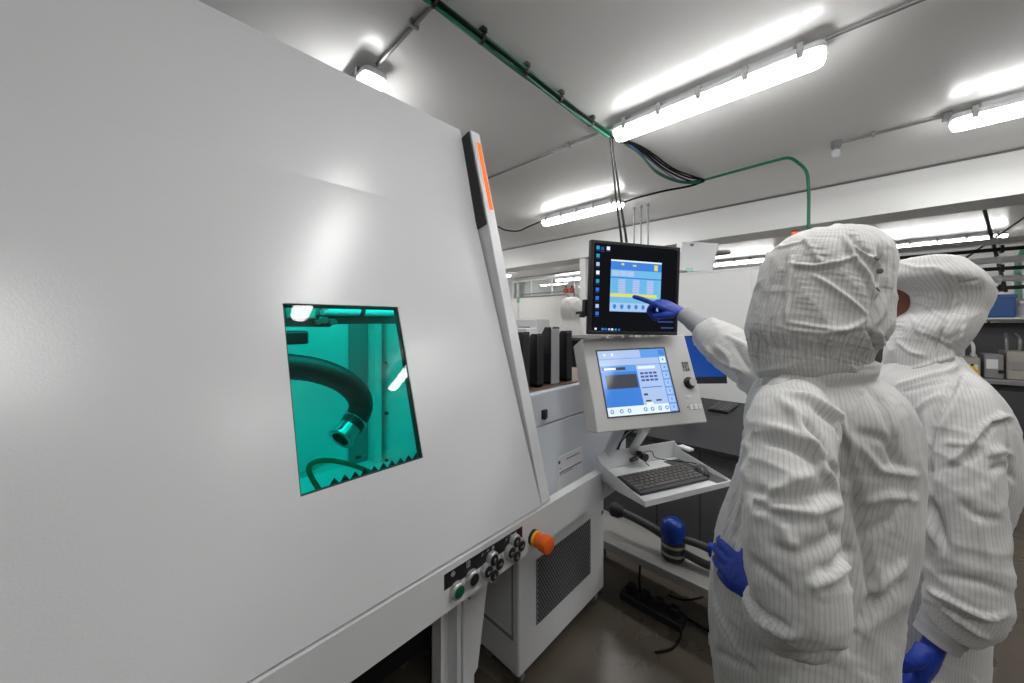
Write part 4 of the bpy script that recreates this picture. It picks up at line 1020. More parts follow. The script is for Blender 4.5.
for i, (px, w, h, mt) in enumerate([(1022, .10, .16, 'clear_plastic'), (1042, .12, .12, 'equip_white'), (946, .12, .2, 'equip_white'), (960, .07, .25, 'mid_grey')]):
    q = atx(px, 300, BX1 - .18)
    t = thing('bottle' if i < 2 else 'carton', ['clear wide bottle on the upper shelf right of the blue crate', 'white squat bottle on the upper shelf, rightmost', 'white carton on the upper shelf behind the hood peak', 'grey carton on the upper shelf next to the blue crate'][i], 'bottle' if i < 2 else 'carton', (q.x, q.y, zt_ + .66))
    if i < 2:
        MB().lathe((q.x, q.y, zt_ + .661), UP, [(0, w / 2), (h * .7, w / 2), (h * .85, w * .25), (h, w * .22)], 18).build('bottle_body', mt, t); MB().lathe((q.x, q.y, zt_ + .661 + h), UP, [(0, w * .25), (.03, w * .25)], 14).build('cap', 'wall_paint', t)
    else:
        MB().box((q.x, q.y, zt_ + .661 + h / 2), (.2, w, h)).build('carton_body', mt, t, bevel=.004); MB().box((q.x - .1, q.y, zt_ + .661 + h * .8), (.004, w * .98, .03)).build('carton_tape', 'paper', t, smooth=0)
# overhead pipes and struts at the right
for i in range(6):
    z = 2.06 + .13 * i
    m = MB().cyl((8.0 + .12 * (i % 2), -5.8, z), (8.0 + .12 * (i % 2), -.2, z), .042 if i % 2 else .026, n=12)
    for y in (-4.5, -3.0, -1.5): m.box((8.0 + .12 * (i % 2), y, z), (.1, .03, .1))
    tag(m.build('wall_pipe', 'wall_paint' if i % 2 else 'black_matte'), ['lowest', 'second lowest', 'third lowest', 'third highest', 'second highest', 'highest'][i] + ' of the six pipes stacked behind the cluttered bench', 'pipe', 'pipes behind the cluttered bench')
a, b = atd(988, 232, 4.9), atd(1006, 292, 4.9)
tag(MB().tube([a + UP * .35 - RT * .06, b], .02, 8).build('strut', 'dark_grey'), 'dark near-upright strut above the blue crate', 'strut')
a, b = atd(960, 262, 5.2), atd(1028, 215, 5.2)
tag(MB().tube([a, b], .014, 8).build('strut', 'dark_grey'), 'dark slanting strut crossing the upright strut at right', 'strut')
tag(MB().tube([atd(985, 298, 5.2), atd(990, 318, 5.2), atd(984, 338, 5.2), atd(978, 352, 5.2)], .02, 8, 5).build('black_hose', 'cable_black'), 'black hose dangling from the shelf over the bench instruments', 'hose')
# ================================================================== people in clean-room overalls
def perp(px, py, d):
    """horizontal unit vectors across and along the line of sight at a photo column"""
    r = ray(px, HY); al = Vector((r.x, r.y, 0)).normalized()
    return Vector((al.y, -al.x, 0)), al
class Ring:
    def __init__(s, c, U, V, a, b): s.c, s.U, s.V, s.a, s.b = Vector(c), U, V, a, b
def rpx(x0, x1, y, d, k=1.0, y1=None):
    """ring whose silhouette spans x0..x1 at row y, at depth d; k = thickness along the sight line"""
    a0, a1 = math.atan((x0 - HX) / FPX), math.atan((x1 - HX) / FPX)
    s = math.tan((a0 + a1) / 2); mid = HX + FPX * s; U, V = perp(mid, y, d)
    tn = math.tan((a1 - a0) / 2); dist = d * math.sqrt(1 + s * s)
    a = tn * dist / math.sqrt(1 + (k * tn) ** 2)
    c = atd(mid, y, d)
    if y1 is not None:      # the right end of the ring lies at another row
        c = atd(mid, (y + y1) / 2, d); dz = (y1 - y) / 2 / FPX * d
        U = (U - UP * (dz / a)).normalized(); a = math.hypot(a, dz)
    return Ring(c, U, V, a, a * k)
def limb(pts, rad, ref):
    """rings round a bent limb; pts = points, rad = radius or (a,b), ref = rough direction of the U axis"""
    out = []
    n = len(pts)
    for i, p in enumerate(pts):
        t = (pts[min(i + 1, n - 1)] - pts[max(i - 1, 0)]).normalized()
        U = (ref - t * ref.dot(t)).normalized(); V = t.cross(U)
        a, b = rad[i] if isinstance(rad[i], tuple) else (rad[i], rad[i])
        out.append(Ring(p, U, V, a, b))
    return out
def refine(ch, sub):
    """resample a ring chain smoothly"""
    n = len(ch); out = []
    def cr(a, b, c, d, t): return .5 * ((2 * b) + (c - a) * t + (2 * a - 5 * b + 4 * c - d) * t * t + (3 * b - a - 3 * c + d) * t ** 3)
    for k in range(n - 1):
        q = [ch[max(k - 1, 0)], ch[k], ch[k + 1], ch[min(k + 2, n - 1)]]
        for i in range(sub):
            t = i / sub
            U = q[1].U.lerp(q[2].U, t).normalized(); V = q[1].V.lerp(q[2].V, t).normalized()
            out.append(Ring(cr(*[r.c for r in q], t), U, V, max(.003, cr(*[r.a for r in q], t)), max(.003, cr(*[r.b for r in q], t))))
    out.append(ch[-1]); return out
def loft(mb, ch, n=28, scale=1.0, cap_round=True):
    R = []
    for r in ch:
        R.append([r.c + r.U * (r.a * scale * math.cos(2 * PI * i / n)) + r.V * (r.b * scale * math.sin(2 * PI * i / n)) for i in range(n)])
    # orientation: make the faces point outwards
    t = ch[-1].c - ch[0].c
    if ch[0].U.cross(ch[0].V).dot(t) < 0: R = R[::-1]
    mb.rings(R)
def fuse(mb, voxel, smooth_it):
    me = bpy.data.meshes.new('fuse'); me.from_pydata(mb.v, [], mb.f)
    o = bpy.data.objects.new('fuse', me); COL.objects.link(o)
    r = o.modifiers.new('r', 'REMESH'); r.mode = 'VOXEL'; r.voxel_size = voxel; r.adaptivity = 0
    if smooth_it:
        s = o.modifiers.new('s', 'SMOOTH'); s.factor = .5; s.iterations = smooth_it
    dg = bpy.context.evaluated_depsgraph_get(); ev = o.evaluated_get(dg)
    out = bpy.data.meshes.new_from_object(ev)
    bpy.data.objects.remove(o); bpy.data.meshes.remove(me)
    return out
# ---- vector noise
_rng = np.random.RandomState(7); PERM = _rng.permutation(512); GR = _rng.normal(size=(512, 3)); GR /= np.linalg.norm(GR, axis=1)[:, None]
def pnoise(P):
    I = np.floor(P).astype(int); F_ = P - I; W = F_ * F_ * F_ * (F_ * (F_ * 6 - 15) + 10)
    out = np.zeros(len(P))
    for dx in (0, 1):
        for dy in (0, 1):
            for dz in (0, 1):
                h = PERM[(PERM[(PERM[(I[:, 0] + dx) & 511] + I[:, 1] + dy) & 511] + I[:, 2] + dz) & 511]
                w = (W[:, 0] if dx else 1 - W[:, 0]) * (W[:, 1] if dy else 1 - W[:, 1]) * (W[:, 2] if dz else 1 - W[:, 2])
                out += w * (GR[h] * (F_ - np.array([dx, dy, dz]))).sum(1)
    return out * 1.5
def ridge(P): return (1 - np.abs(pnoise(P))) ** 3
def vdata(me):
    n = len(me.vertices); co = np.empty(n * 3); me.vertices.foreach_get('co', co); no = np.empty(n * 3)
    me.vertex_normals.foreach_get('vector', no); return co.reshape(-1, 3), no.reshape(-1, 3)
def chain_coords(co, chains):
    """for every vertex: best chain, distance along it, angle round it, mean radius"""
    best = np.full(len(co), 1e9); cid = np.zeros(len(co), int); S_ = np.zeros(len(co)); A_ = np.zeros(len(co)); Rm = np.zeros(len(co))
    for ci, ch in enumerate(chains):
        s0 = 0
        for k in range(len(ch) - 1):
            r0, r1 = ch[k], ch[k + 1]
            a = np.array(r0.c); d = np.array(r1.c) - a; L = np.linalg.norm(d)
            if L < 1e-6: continue
            t = np.clip(((co - a) @ d) / L ** 2, 0, 1)
            q = co - (a + t[:, None] * d)
            U = np.array(r0.U) * (1 - t)[:, None] + np.array(r1.U) * t[:, None]; V = np.array(r0.V) * (1 - t)[:, None] + np.array(r1.V) * t[:, None]
            ra = r0.a + (r1.a - r0.a) * t; rb_ = r0.b + (r1.b - r0.b) * t
            x = (q * U).sum(1); y = (q * V).sum(1); z = q @ (d / L)
            dist = np.sqrt((x / ra) ** 2 + (y / rb_) ** 2 + (z / np.maximum(ra, .03)) ** 2)
            m_ = dist < best
            best[m_] = dist[m_]; cid[m_] = ci; S_[m_] = (s0 + t * L)[m_]; A_[m_] = np.arctan2(y, x)[m_]; Rm[m_] = ((ra + rb_) / 2)[m_]
            s0 += L
    return cid, S_, A_, Rm
def stroke_field(co, bvh, strokes):
    """sum of fold strokes: each = (photo polyline, width m, height m); laid on the cloth seen there"""
    out = np.zeros(len(co))
    for pl, wdt, amp in strokes:
        pts = []
        for (x0, y0), (x1, y1) in zip(pl[:-1], pl[1:]):
            n = max(2, int(math.hypot(x1 - x0, y1 - y0) / 4))
            for i in range(n):
                t = i / n; pts.append((x0 + (x1 - x0) * t, y0 + (y1 - y0) * t))
        pts.append(pl[-1])
        P3 = []
        for x, y in pts:
            h = bvh.ray_cast(EYEP, ray(x, y).normalized())
            if h[0] is not None: P3.append(np.array(h[0]))
        if len(P3) < 2: continue
        P3 = np.array(P3); lo = P3.min(0) - 3 * wdt; hi = P3.max(0) + 3 * wdt
        sel = np.where(((co > lo) & (co < hi)).all(1))[0]
        if not len(sel): continue
        c = co[sel]; dm = np.full(len(sel), 1e9); tt = np.zeros(len(sel))
        for k in range(len(P3) - 1):
            a, b = P3[k], P3[k + 1]; d = b - a; l2 = d @ d
            if l2 > .03 ** 2: continue      # jump over a gap in depth
            t = np.clip(((c - a) @ d) / max(l2, 1e-9), 0, 1); dist = np.linalg.norm(c - (a + t[:, None] * d), axis=1)
            m_ = dist < dm; dm[m_] = dist[m_]; tt[m_] = (k + t[m_]) / (len(P3) - 1)
        fade = np.minimum(1, np.minimum(tt, 1 - tt) * 5 + .25)
        out[sel] += amp * np.exp(-(dm / wdt) ** 2) * fade
    return out
def cloth(name, mats, parent, chains, voxel, smooth_it, strokes=(), amp=1.0, field=None, extra=None, stripe_mode=None, n=30, subs=4, upright=(0,)):
    rc = [refine(c, subs) for c in chains]
    mb = MB()
    for c in rc: loft(mb, c, n)
    if extra: extra(mb)
    me = fuse(mb, voxel, smooth_it)
    co, no = vdata(me)
    cid, s, a, r = chain_coords(co, rc)
    for ci in upright:       # trunk and hood: measure the angle round one upright axis, so the pinstripes run straight
        ch = rc[ci]; zs = np.array([q.c.z for q in ch]); o_ = np.argsort(zs); k_ = len(ch) // 2
        cx = np.interp(co[:, 2], zs[o_], np.convolve(np.pad(np.array([q.c.x for q in ch])[o_], 6, 'edge'), np.ones(13) / 13, 'valid')); cy = np.interp(co[:, 2], zs[o_], np.convolve(np.pad(np.array([q.c.y for q in ch])[o_], 6, 'edge'), np.ones(13) / 13, 'valid'))
        U, V = ch[k_].U, ch[k_].V; U = Vector((U.x, U.y, 0)).normalized()
        dx, dy = co[:, 0] - cx, co[:, 1] - cy
        m_ = cid == ci; a[m_] = np.arctan2(dx * V.x + dy * V.y, dx * U.x + dy * U.y)[m_]; r[m_] = (ch[k_].a + ch[k_].b) / 2
    disp = np.zeros(len(co))
    if field: disp += amp * field(co, cid, s, a, r)
    if strokes:
        bvh = BVHTree.FromPolygons([tuple(v) for v in co], [tuple(p.vertices) for p in me.polygons])
        disp += stroke_field(co, bvh, strokes)
    co2 = co + no * disp[:, None]
    off = np.array(ROOTLOC[parent])
    me.vertices.foreach_set('co', (co2 - off).ravel())
    st = a * np.maximum(r, .03)
    if stripe_mode is not None: st = stripe_mode(co, cid, s, a, r, st)
    at = me.attributes.new('stripe', 'FLOAT', 'POINT'); at.data.foreach_set('value', st.astype(np.float32))
    for m_ in mats: me.materials.append(MATS[m_])
    me.polygons.foreach_set('use_smooth', [True] * len(me.polygons))
    me.name = name; me.update()
    o = bpy.data.objects.new(name, me); COL.objects.link(o); o.parent = parent; ROOTLOC[o] = ROOTLOC[parent]
    return o
def stripe_mat(name, base, dark, pitch=.0095, w=.16, rough=.55):
    m, nt, out = nodes(name)
    b = nt.nodes.new('ShaderNodeBsdfPrincipled'); b.inputs['Roughness'].default_value = rough; b.inputs['Specular IOR Level'].default_value = .4
    b.inputs['Sheen Weight'].default_value = .1
    at = nt.nodes.new('ShaderNodeAttribute'); at.attribute_name = 'stripe'
    mu = nt.nodes.new('ShaderNodeMath'); mu.operation = 'DIVIDE'; mu.inputs[1].default_value = pitch
    fr = nt.nodes.new('ShaderNodeMath'); fr.operation = 'FRACT'
    sb = nt.nodes.new('ShaderNodeMath'); sb.operation = 'SUBTRACT'; sb.inputs[1].default_value = .5
    ab = nt.nodes.new('ShaderNodeMath'); ab.operation = 'ABSOLUTE'
    mr = nt.nodes.new('ShaderNodeMapRange'); mr.inputs[1].default_value = w * .5; mr.inputs[2].default_value = w * 1.3; mr.inputs[3].default_value = 1; mr.inputs[4].default_value = 0
    mx = nt.nodes.new('ShaderNodeMix'); mx.data_type = 'RGBA'; mx.inputs[6].default_value = (*base, 1); mx.inputs[7].default_value = (*dark, 1)
    for p, q in [(at.outputs['Fac'], mu.inputs[0]), (mu.outputs[0], fr.inputs[0]), (fr.outputs[0], sb.inputs[0]), (sb.outputs[0], ab.inputs[0]), (ab.outputs[0], mr.inputs[0]), (mr.outputs[0], mx.inputs[0]), (mx.outputs[2], b.inputs['Base Color'])]:
        nt.links.new(p, q)
    # fine crumple of the cloth
    tc = nt.nodes.new('ShaderNodeTexCoord'); n1 = nt.nodes.new('ShaderNodeTexNoise'); n1.inputs['Scale'].default_value = 34; n1.inputs['Detail'].default_value = 5; n1.inputs['Roughness'].default_value = .55
    bp = nt.nodes.new('ShaderNodeBump'); bp.inputs['Strength'].default_value = .25; bp.inputs['Distance'].default_value = .005
    nt.links.new(tc.outputs['Object'], n1.inputs['Vector']); nt.links.new(n1.outputs[0], bp.inputs['Height']); nt.links.new(bp.outputs[0], b.inputs['Normal'])
    tr = nt.nodes.new('ShaderNodeBsdfTranslucent'); tr.inputs[0].default_value = (*base, 1)
    ms = nt.nodes.new('ShaderNodeMixShader'); ms.inputs[0].default_value = .12
    nt.links.new(b.outputs[0], ms.inputs[1]); nt.links.new(tr.outputs[0], ms.inputs[2]); nt.links.new(ms.outputs[0], out.inputs[0])
    return m
stripe_mat('overall_cloth', (.74, .73, .715), (.58, .575, .565), .0085, .13)
stripe_mat('hood_cloth', (.72, .705, .69), (.54, .53, .52), .0085, .13)

def garment_field(arm_ids, k=1.0):
    """loose-cloth folds: drags running round the sleeves, long drapes down the trunk"""
    def f(co, cid, s, a, r):
        d = np.zeros(len(co)); x = a * np.maximum(r, .05)
        w = pnoise(co * 5 + 3) * .5
        sl = np.isin(cid, arm_ids)
        P = np.stack([s * 15 + x * 5 + w * 1.5, x * 5 + w, co[:, 2] * 1 + 7.3], 1)
        P2 = np.stack([s * 9 - x * 8 + 4 + w, x * 4 + 9, np.zeros(len(co)) + 1.7], 1)
        ds = .010 * (ridge(P) - .5) + .009 * (ridge(P2) - .5) + .0015 * (ridge(np.stack([s * 34 + x * 14, x * 14, w], 1)) - .5)
        Q = np.stack([x * 9 + s * 3.5 + w, s * 3 + w, np.zeros(len(co)) + 2.2], 1)
        Q2 = np.stack([x * 7 - s * 6, s * 5 + 5 + w, np.zeros(len(co)) + 6.1], 1)
        dt = .010 * (ridge(Q) - .5) + .008 * (ridge(Q2) - .5) + .0015 * (ridge(np.stack([x * 22 + s * 12, s * 16, w], 1)) - .5)
        d = np.where(sl, ds, dt)
        return k * d
    return f

# ---- gloved hand; x = along the fingers, y = towards the thumb, z = back of the hand
def hand(parent, name, mat, o, X, Z, side, curls, thumb, sc=1.0, spread=.10, voxel=.0032):
    X = X.normalized(); Z = (Z - X * Z.dot(X)).normalized(); Y = Z.cross(X) * side
    def W(x, y, z): return o + (X * x + Y * y + Z * z) * sc
    mb = MB()
    def ringc(cs):
        rr = []
        for x, y, z, a, b in cs:
            rr.append(Ring(W(x, y, z), Y, Z, a * sc, b * sc))
        loft(mb, refine(rr, 3), 20)
    ringc([(-.045, 0, 0, .028, .022), (-.02, 0, 0, .028, .021), (0, 0, 0, .028, .019), (.025, .002, 0, .036, .019), (.055, .002, 0, .042, .018), (.08, -.001, -.001, .042, .015), (.094, -.002, -.003, .036, .010)])
    base = [(.092, .031, .0), (.097, .010, .002), (.093, -.012, .001), (.084, -.032, -.002)]
    lens = [(.046, .027, .023), (.050, .031, .025), (.046, .029, .024), (.036, .022, .021)]
    rads = [.0098, .0102, .0098, .0088]
    for k in range(4):
        b = base[k]; an = spread * (1.5 - k) * .35; dirx = Vector((math.cos(an), math.sin(an)))
        pts = [W(b[0] - .03, b[1] * .9, b[2]), W(*b)]; rr = [rads[k] * 1.05, rads[k] * 1.1]; c = 0; x, z = 0, 0
        for L, cu in zip(lens[k], curls[k]):
            c += cu; x += L * math.cos(c); z -= L * math.sin(c)
            pts.append(W(b[0] + x * dirx.x, b[1] + x * dirx.y, b[2] + z)); rr.append(rads[k] * (1.0 if len(rr) < 4 else .86))
        rr = [q * sc for q in rr]
        P = spline(pts, 4); R_ = list(np.interp(np.linspace(0, len(rr) - 1, len(P)), range(len(rr)), rr))
        P = P + [P[-1] + (P[-1] - P[-2]).normalized() * rads[k] * .5 * sc]; R_.append(rads[k] * .45 * sc)
        mb.tube(P, R_, 12)
    tp_ = [W(*q) for q in thumb]; P = spline(tp_, 4); R_ = list(np.linspace(.0165, .0098, len(P)))
    P = P + [P[-1] + (P[-1] - P[-2]).normalized() * .006 * sc]; R_.append(.005)
    mb.tube(P, [q * sc for q in R_], 12)
    me = fuse(mb, voxel, 3)
    co, no = vdata(me)
    lx = ((co - np.array(o)) @ np.array(X)) / sc
    d = .0011 * (ridge(np.stack([co[:, 0] * 60, co[:, 1] * 60, co[:, 2] * 60], 1)) - .5) + .0016 * np.exp(-((lx + .03) / .012) ** 2) * np.sin(lx * 900)
    co = co + no * d[:, None]
    me.vertices.foreach_set('co', (co - np.array(ROOTLOC[parent])).ravel())
    me.materials.append(MATS[mat]); me.polygons.foreach_set('use_smooth', [True] * len(me.polygons)); me.name = name; me.update()
    ob = bpy.data.objects.new(name, me); COL.objects.link(ob); ob.parent = parent; ROOTLOC[ob] = ROOTLOC[parent]
    return ob
def knit(parent, p0, p1, r0, r1):
    n = 10; pts = [p0.lerp(p1, i / n) for i in range(n + 1)]
    rr = [r0 + (r1 - r0) * i / n + .0012 * math.sin(i * 2.1) for i in range(n + 1)]
    return MB().tube(pts, rr, 24).build('knit_cuff', 'knit_cuff', parent)
def body(parent, chains, head, face=None):
    """the person inside: one continuous skin surface"""
    mb = MB()
    for c in chains: loft(mb, refine(c, 3), 20, .72)
    loft(mb, refine(head, 4), 24)
    if face: face(mb)
    me = fuse(mb, .009, 3)
    co, _ = vdata(me); me.vertices.foreach_set('co', (co - np.array(ROOTLOC[parent])).ravel())
    me.materials.append(MATS['skin']); me.polygons.foreach_set('use_smooth', [True] * len(me.polygons)); me.name = 'body'; me.update()
    o = bpy.data.objects.new('body', me); COL.objects.link(o); o.parent = parent; ROOTLOC[o] = ROOTLOC[parent]
    return o
def head_chain(c, fwd, h=.24, w=.076, dpt=.098):
    """head rings about centre c, facing fwd"""
    f = fwd.normalized(); l = UP.cross(f)
    prof = [(-.62, .055, .058, -.02), (-.5, .054, .062, -.012), (-.40, .052, .075, .01), (-.25, .066, .092, .006), (0, .076, .098, 0), (.2, .077, .100, -.004), (.38, .066, .086, -.008), (.47, .04, .052, -.01), (.5, .008, .01, -.01)]
    return [Ring(c + UP * (h * t) + f * o, l, f, a * w / .076, b * dpt / .098) for t, a, b, o in prof]
def face_add(c, fwd, h=.24):
    f = fwd.normalized(); l = UP.cross(f)
    def add(mb):
        nose = [Ring(c + UP * (h * .02) + f * .092, l, f, .010, .010), Ring(c - UP * (h * .08) + f * .105, l, f, .013, .014), Ring(c - UP * (h * .16) + f * .108, l, f, .017, .017), Ring(c - UP * (h * .19) + f * .094, l, f, .012, .012)]
        loft(mb, nose, 12)
        for s in (-1, 1):
            loft(mb, [Ring(c + UP * (h * .08) + f * .082 + l * (.034 * s - .02), UP, f, .007, .010), Ring(c + UP * (h * .10) + f * .088 + l * .034 * s, UP, f, .008, .010), Ring(c + UP * (h * .08) + f * .074 + l * (.034 * s + .02), UP, f, .007, .010)], 10)
            loft(mb, [Ring(c - UP * (h * .16) + l * .076 * s - f * .004, l, f, .006, .010), Ring(c + UP * .0 + l * .082 * s - f * .008, l, f, .008, .018), Ring(c + UP * (h * .1) + l * .080 * s - f * .010, l, f, .006, .014)], 10)
        loft(mb, [Ring(c - UP * (h * .28) + f * .086 - l * .026, UP, f, .004, .006), Ring(c - UP * (h * .275) + f * .096, UP, f, .010, .008), Ring(c - UP * (h * .28) + f * .086 + l * .026, UP, f, .004, .006)], 12)
    return add

def shoes(parent, feet, fwd):
    f = fwd.normalized(); l = UP.cross(f)
    for p in feet:
        R = []
        for t, w, h in [(-.10, .02, .05), (-.09, .045, .085), (-.03, .05, .11), (.04, .052, .085), (.12, .055, .06), (.18, .045, .045), (.20, .015, .03)]:
            R.append([p + f * t + l * (w * math.cos(a)) + UP * max(.001, h * .5 + h * .5 * math.sin(a)) for a in [2 * PI * i / 20 for i in range(20)]])
        MB().rings(R[::-1]).build('shoe_cover', 'shoe_cover', parent)

# ------------------------------------------------------------------ front person
D1 = .85
per = thing('person', 'front person in white striped overalls and hood, pointing at the monitor, other hand on hip', 'person', Vector((atd(808, 400, D1).x, atd(808, 400, D1).y, 0)))
torso = [rpx(800, 858, 362, .85, 1.0), rpx(775, 880, 374, .85, 1.0), rpx(756, 902, 385, .85, 1.1), rpx(748, 918, 402, .85, 1.15), rpx(744, 926, 430, .85, 1.1), rpx(740, 927, 470, .85, 1.0), rpx(729, 924, 510, .85, .95), rpx(716, 915, 550, .85, .95),
         rpx(710, 904, 590, .85, 1.0), rpx(708, 901, 630, .85, 1.05), rpx(710, 902, 670, .85, 1.05), rpx(712, 898, 705, .85, 1.05)]
Ur, Vr = perp(806, 0, 0)
hip = atd(805, 690, .85)
def leg(hipc, sgn, across, along, zt):
    p = hipc + along * (sgn * .095)
    g = Vector((p.x, p.y, 0))
    pts = [p + UP * .03, p - UP * .1, g + UP * .48 + across * -.01, g + UP * .28, g + UP * .12, g + UP * .06]
    return limb(pts, [.095, .095, .085, .08, .07, .06], across)
legs = [leg(hip, -1, Ur, Vr, 0), leg(hip, 1, Ur, Vr, 0)]
# left arm, hand on the hip
La = [atd(796, 394, .80), atd(790, 420, .73), atd(788, 470, .68), atd(788, 520, .65), atd(792, 570, .635), atd(797, 602, .625), atd(790, 616, .64), atd(775, 614, .67), atd(768, 604, .708)]
armL = limb(La, [.055, .074, .074, .074, .074, .070, .064, .054, .040], RT)
# right arm, pointing
Ra = [atd(838, 395, .92), atd(815, 408, 1.0), atd(785, 396, 1.05), atd(762, 372, 1.09), atd(742, 357, 1.15), atd(722, 343, 1.22), atd(706, 332, 1.29)]
armR = limb(Ra, [.06, .078, .078, .078, .076, .072, .058], UP)
strk1 = [
 # sleeve folds
 ([(745, 487), (770, 497), (800, 500), (830, 488)], .010, -.010), ([(748, 505), (775, 492), (800, 478), (815, 472)], .009, .010),
 ([(752, 518), (785, 508), (815, 512), (843, 500)], .009, .008), ([(751, 500), (768, 512), (790, 520)], .008, -.009),
 ([(780, 398), (797, 415), (808, 440), (822, 470), (838, 488)], .010, .012), ([(800, 415), (818, 440), (834, 468), (846, 480)], .009, -.014),
 ([(764, 425), (790, 432), (815, 445), (835, 468)], .010, .008), ([(762, 440), (790, 446), (818, 462)], .008, -.008),
 ([(786, 392), (812, 398), (836, 415), (848, 440), (850, 462)], .009, .010), ([(812, 405), (836, 425), (845, 455)], .008, -.010),
 ([(782, 520), (786, 545), (800, 545)], .007, .006), ([(825, 520), (836, 535)], .006, -.006),
 ([(770, 545), (795, 552), (820, 545), (845, 530)], .010, -.007), ([(850, 560), (830, 575), (805, 588)], .010, .009), ([(852, 545), (834, 566), (815, 572)], .008, -.009),
 ([(752, 560), (772, 575), (790, 590)], .009, -.009), ([(745, 600), (762, 622), (790, 634), (800, 630)], .006, .010), ([(748, 595), (765, 615), (790, 626)], .005, -.008),
 ([(752, 650), (785, 655), (820, 658), (845, 650)], .010, -.006),
 # trunk
 ([(852, 470), (856, 500), (868, 560), (874, 600), (850, 650)], .009, -.014), ([(855, 440), (880, 470), (920, 476)], .008, .007), ([(858, 432), (885, 440), (905, 470)], .009, -.008),
 ([(860, 505), (885, 495), (918, 500)], .009, .007), ([(862, 540), (890, 520), (915, 490)], .010, -.008), ([(885, 370), (905, 390), (920, 415)], .009, .006),
 ([(870, 600), (885, 580), (905, 560)], .009, .009), ([(872, 612), (890, 598), (905, 580)], .007, -.009), ([(862, 385), (880, 400), (895, 440), (898, 480)], .009, -.007),
 ([(712, 590), (722, 620), (738, 650), (760, 672)], .009, .009), ([(715, 612), (728, 640), (745, 668)], .008, -.010), ([(715, 650), (735, 662), (760, 668)], .010, -.008),
 ([(738, 480), (728, 520), (718, 560), (714, 590)], .008, .007), ([(742, 500), (735, 530), (728, 560)], .008, -.010),
 # pointing sleeve
 ([(716, 345), (728, 355), (735, 370)], .007, .008), ([(735, 345), (742, 360), (752, 372)], .008, -.009), ([(704, 345), (720, 362), (745, 372)], .007, .007), ([(725, 335), (745, 345), (755, 360)], .008, .006),
 # collar
 ([(760, 379), (790, 372), (820, 366), (850, 364), (880, 360)], .006, .007), ([(758, 386), (795, 378), (830, 372), (882, 368)], .005, -.006),
 # seam down the back of the sleeve
 ([(868, 388), (852, 410), (852, 440), (856, 468)], .004, .005),
]
def hip_cut(mb): pass
collar = [rpx(768, 872, 396, .845, 1.0, 380), rpx(760, 880, 389, .842, 1.02, 370), rpx(757, 883, 382, .84, 1.02, 362), rpx(760, 881, 377, .838, 1.0, 357), rpx(770, 872, 376, .838, 1.0, 358)]
ov = cloth('overalls', ['overall_cloth'], per, [torso, armL, armR, collar] + legs, .0058, 4, [(p, w_ * .92, a_ * 1.2) for p, w_, a_ in strk1], 1.0, garment_field([1, 2], .55))
# hood
hood_rows = [(826, 840, 227, .83, 227), (806, 862, 229, .83, 230), (788, 878, 234, .83, 236), (774, 891, 243, .83, 247), (764, 897, 256, .83, 259), (757, 898, 275, .83, 275), (752, 897, 295, .83, 295), (747, 897, 315, .83, 314), (744, 896, 332, .83, 328), (745, 890, 346, .83, 338), (748, 884, 358, .83, 347), (752, 880, 370, .832, 355), (757, 877, 380, .836, 362), (768, 866, 386, .84, 370)]
hood1 = [rpx(a, b, y, d, 1.0, y2) for a, b, y, d, y2 in hood_rows]
hs1 = [
 ([(793, 258), (789, 285), (786, 322)], .004, .0075), ([(786, 258), (782, 285), (779, 322)], .004, -.004),
 ([(790, 264), (815, 266), (840, 262), (858, 256)], .004, .005), ([(792, 269), (815, 271), (842, 267)], .004, -.003),
 ([(855, 258), (868, 275), (874, 300), (868, 318), (862, 326)], .006, .008), ([(786, 322), (815, 327), (845, 330), (868, 320)], .004, .004),
 ([(812, 274), (830, 285), (850, 300), (866, 314)], .004, .005), ([(852, 246), (866, 256), (878, 262)], .005, .007), ([(842, 235), (850, 250), (856, 262)], .005, .006), ([(848, 234), (860, 248), (872, 256)], .005, -.006),
 ([(878, 246), (883, 262), (881, 286), (874, 308), (867, 324)], .0065, -.014), ([(880, 236), (889, 250), (891, 272), (888, 292), (880, 316), (872, 332)], .008, .008),
 ([(870, 260), (879, 268), (878, 285), (872, 298)], .005, .006), ([(878, 330), (884, 345), (880, 352)], .005, .006), ([(866, 326), (876, 340), (880, 352)], .004, -.006),
 ([(745, 330), (765, 345), (795, 352)], .008, -.004),
 ([(766, 250), (785, 246), (810, 240)], .006, .004), ([(800, 232), (812, 250), (822, 264)], .005, .004), ([(770, 262), (768, 290), (762, 320)], .006, -.004),
]
hs1 += [([(788, 330), (825, 333), (866, 327)], .005, .006), ([(757, 372), (790, 366), (800, 361)], .006, .006)]
def hood_field(co, cid, s, a, r):
    x = a * .13; w = pnoise(co * 7) * .6
    el = np.exp(-((s - ELAST[0] - ELAST[1] * np.cos(a)) / .017) ** 2)
    gat = el * (.0036 * np.sin(x * 2 * PI / .0125 + 2.5 * pnoise(co * 30)) - .009)
    return gat + .004 * (ridge(np.stack([x * 9 + s * 7 + w, s * 8 + w, x * 0 + 3.3], 1)) - .5) + .0032 * (ridge(np.stack([x * 10 - s * 9 + 5, s * 7 + 2 + w, x * 0], 1)) - .5) + .001 * (ridge(co * 26) - .5)
def chain_len(ch, k): return sum((ch[i + 1].c - ch[i].c).length for i in range(k))
ELAST = [chain_len(hood1, 9), -.012]
hd1 = cloth('hood', ['hood_cloth'], per, [hood1], .0029, 16, hs1, 1.0, hood_field)
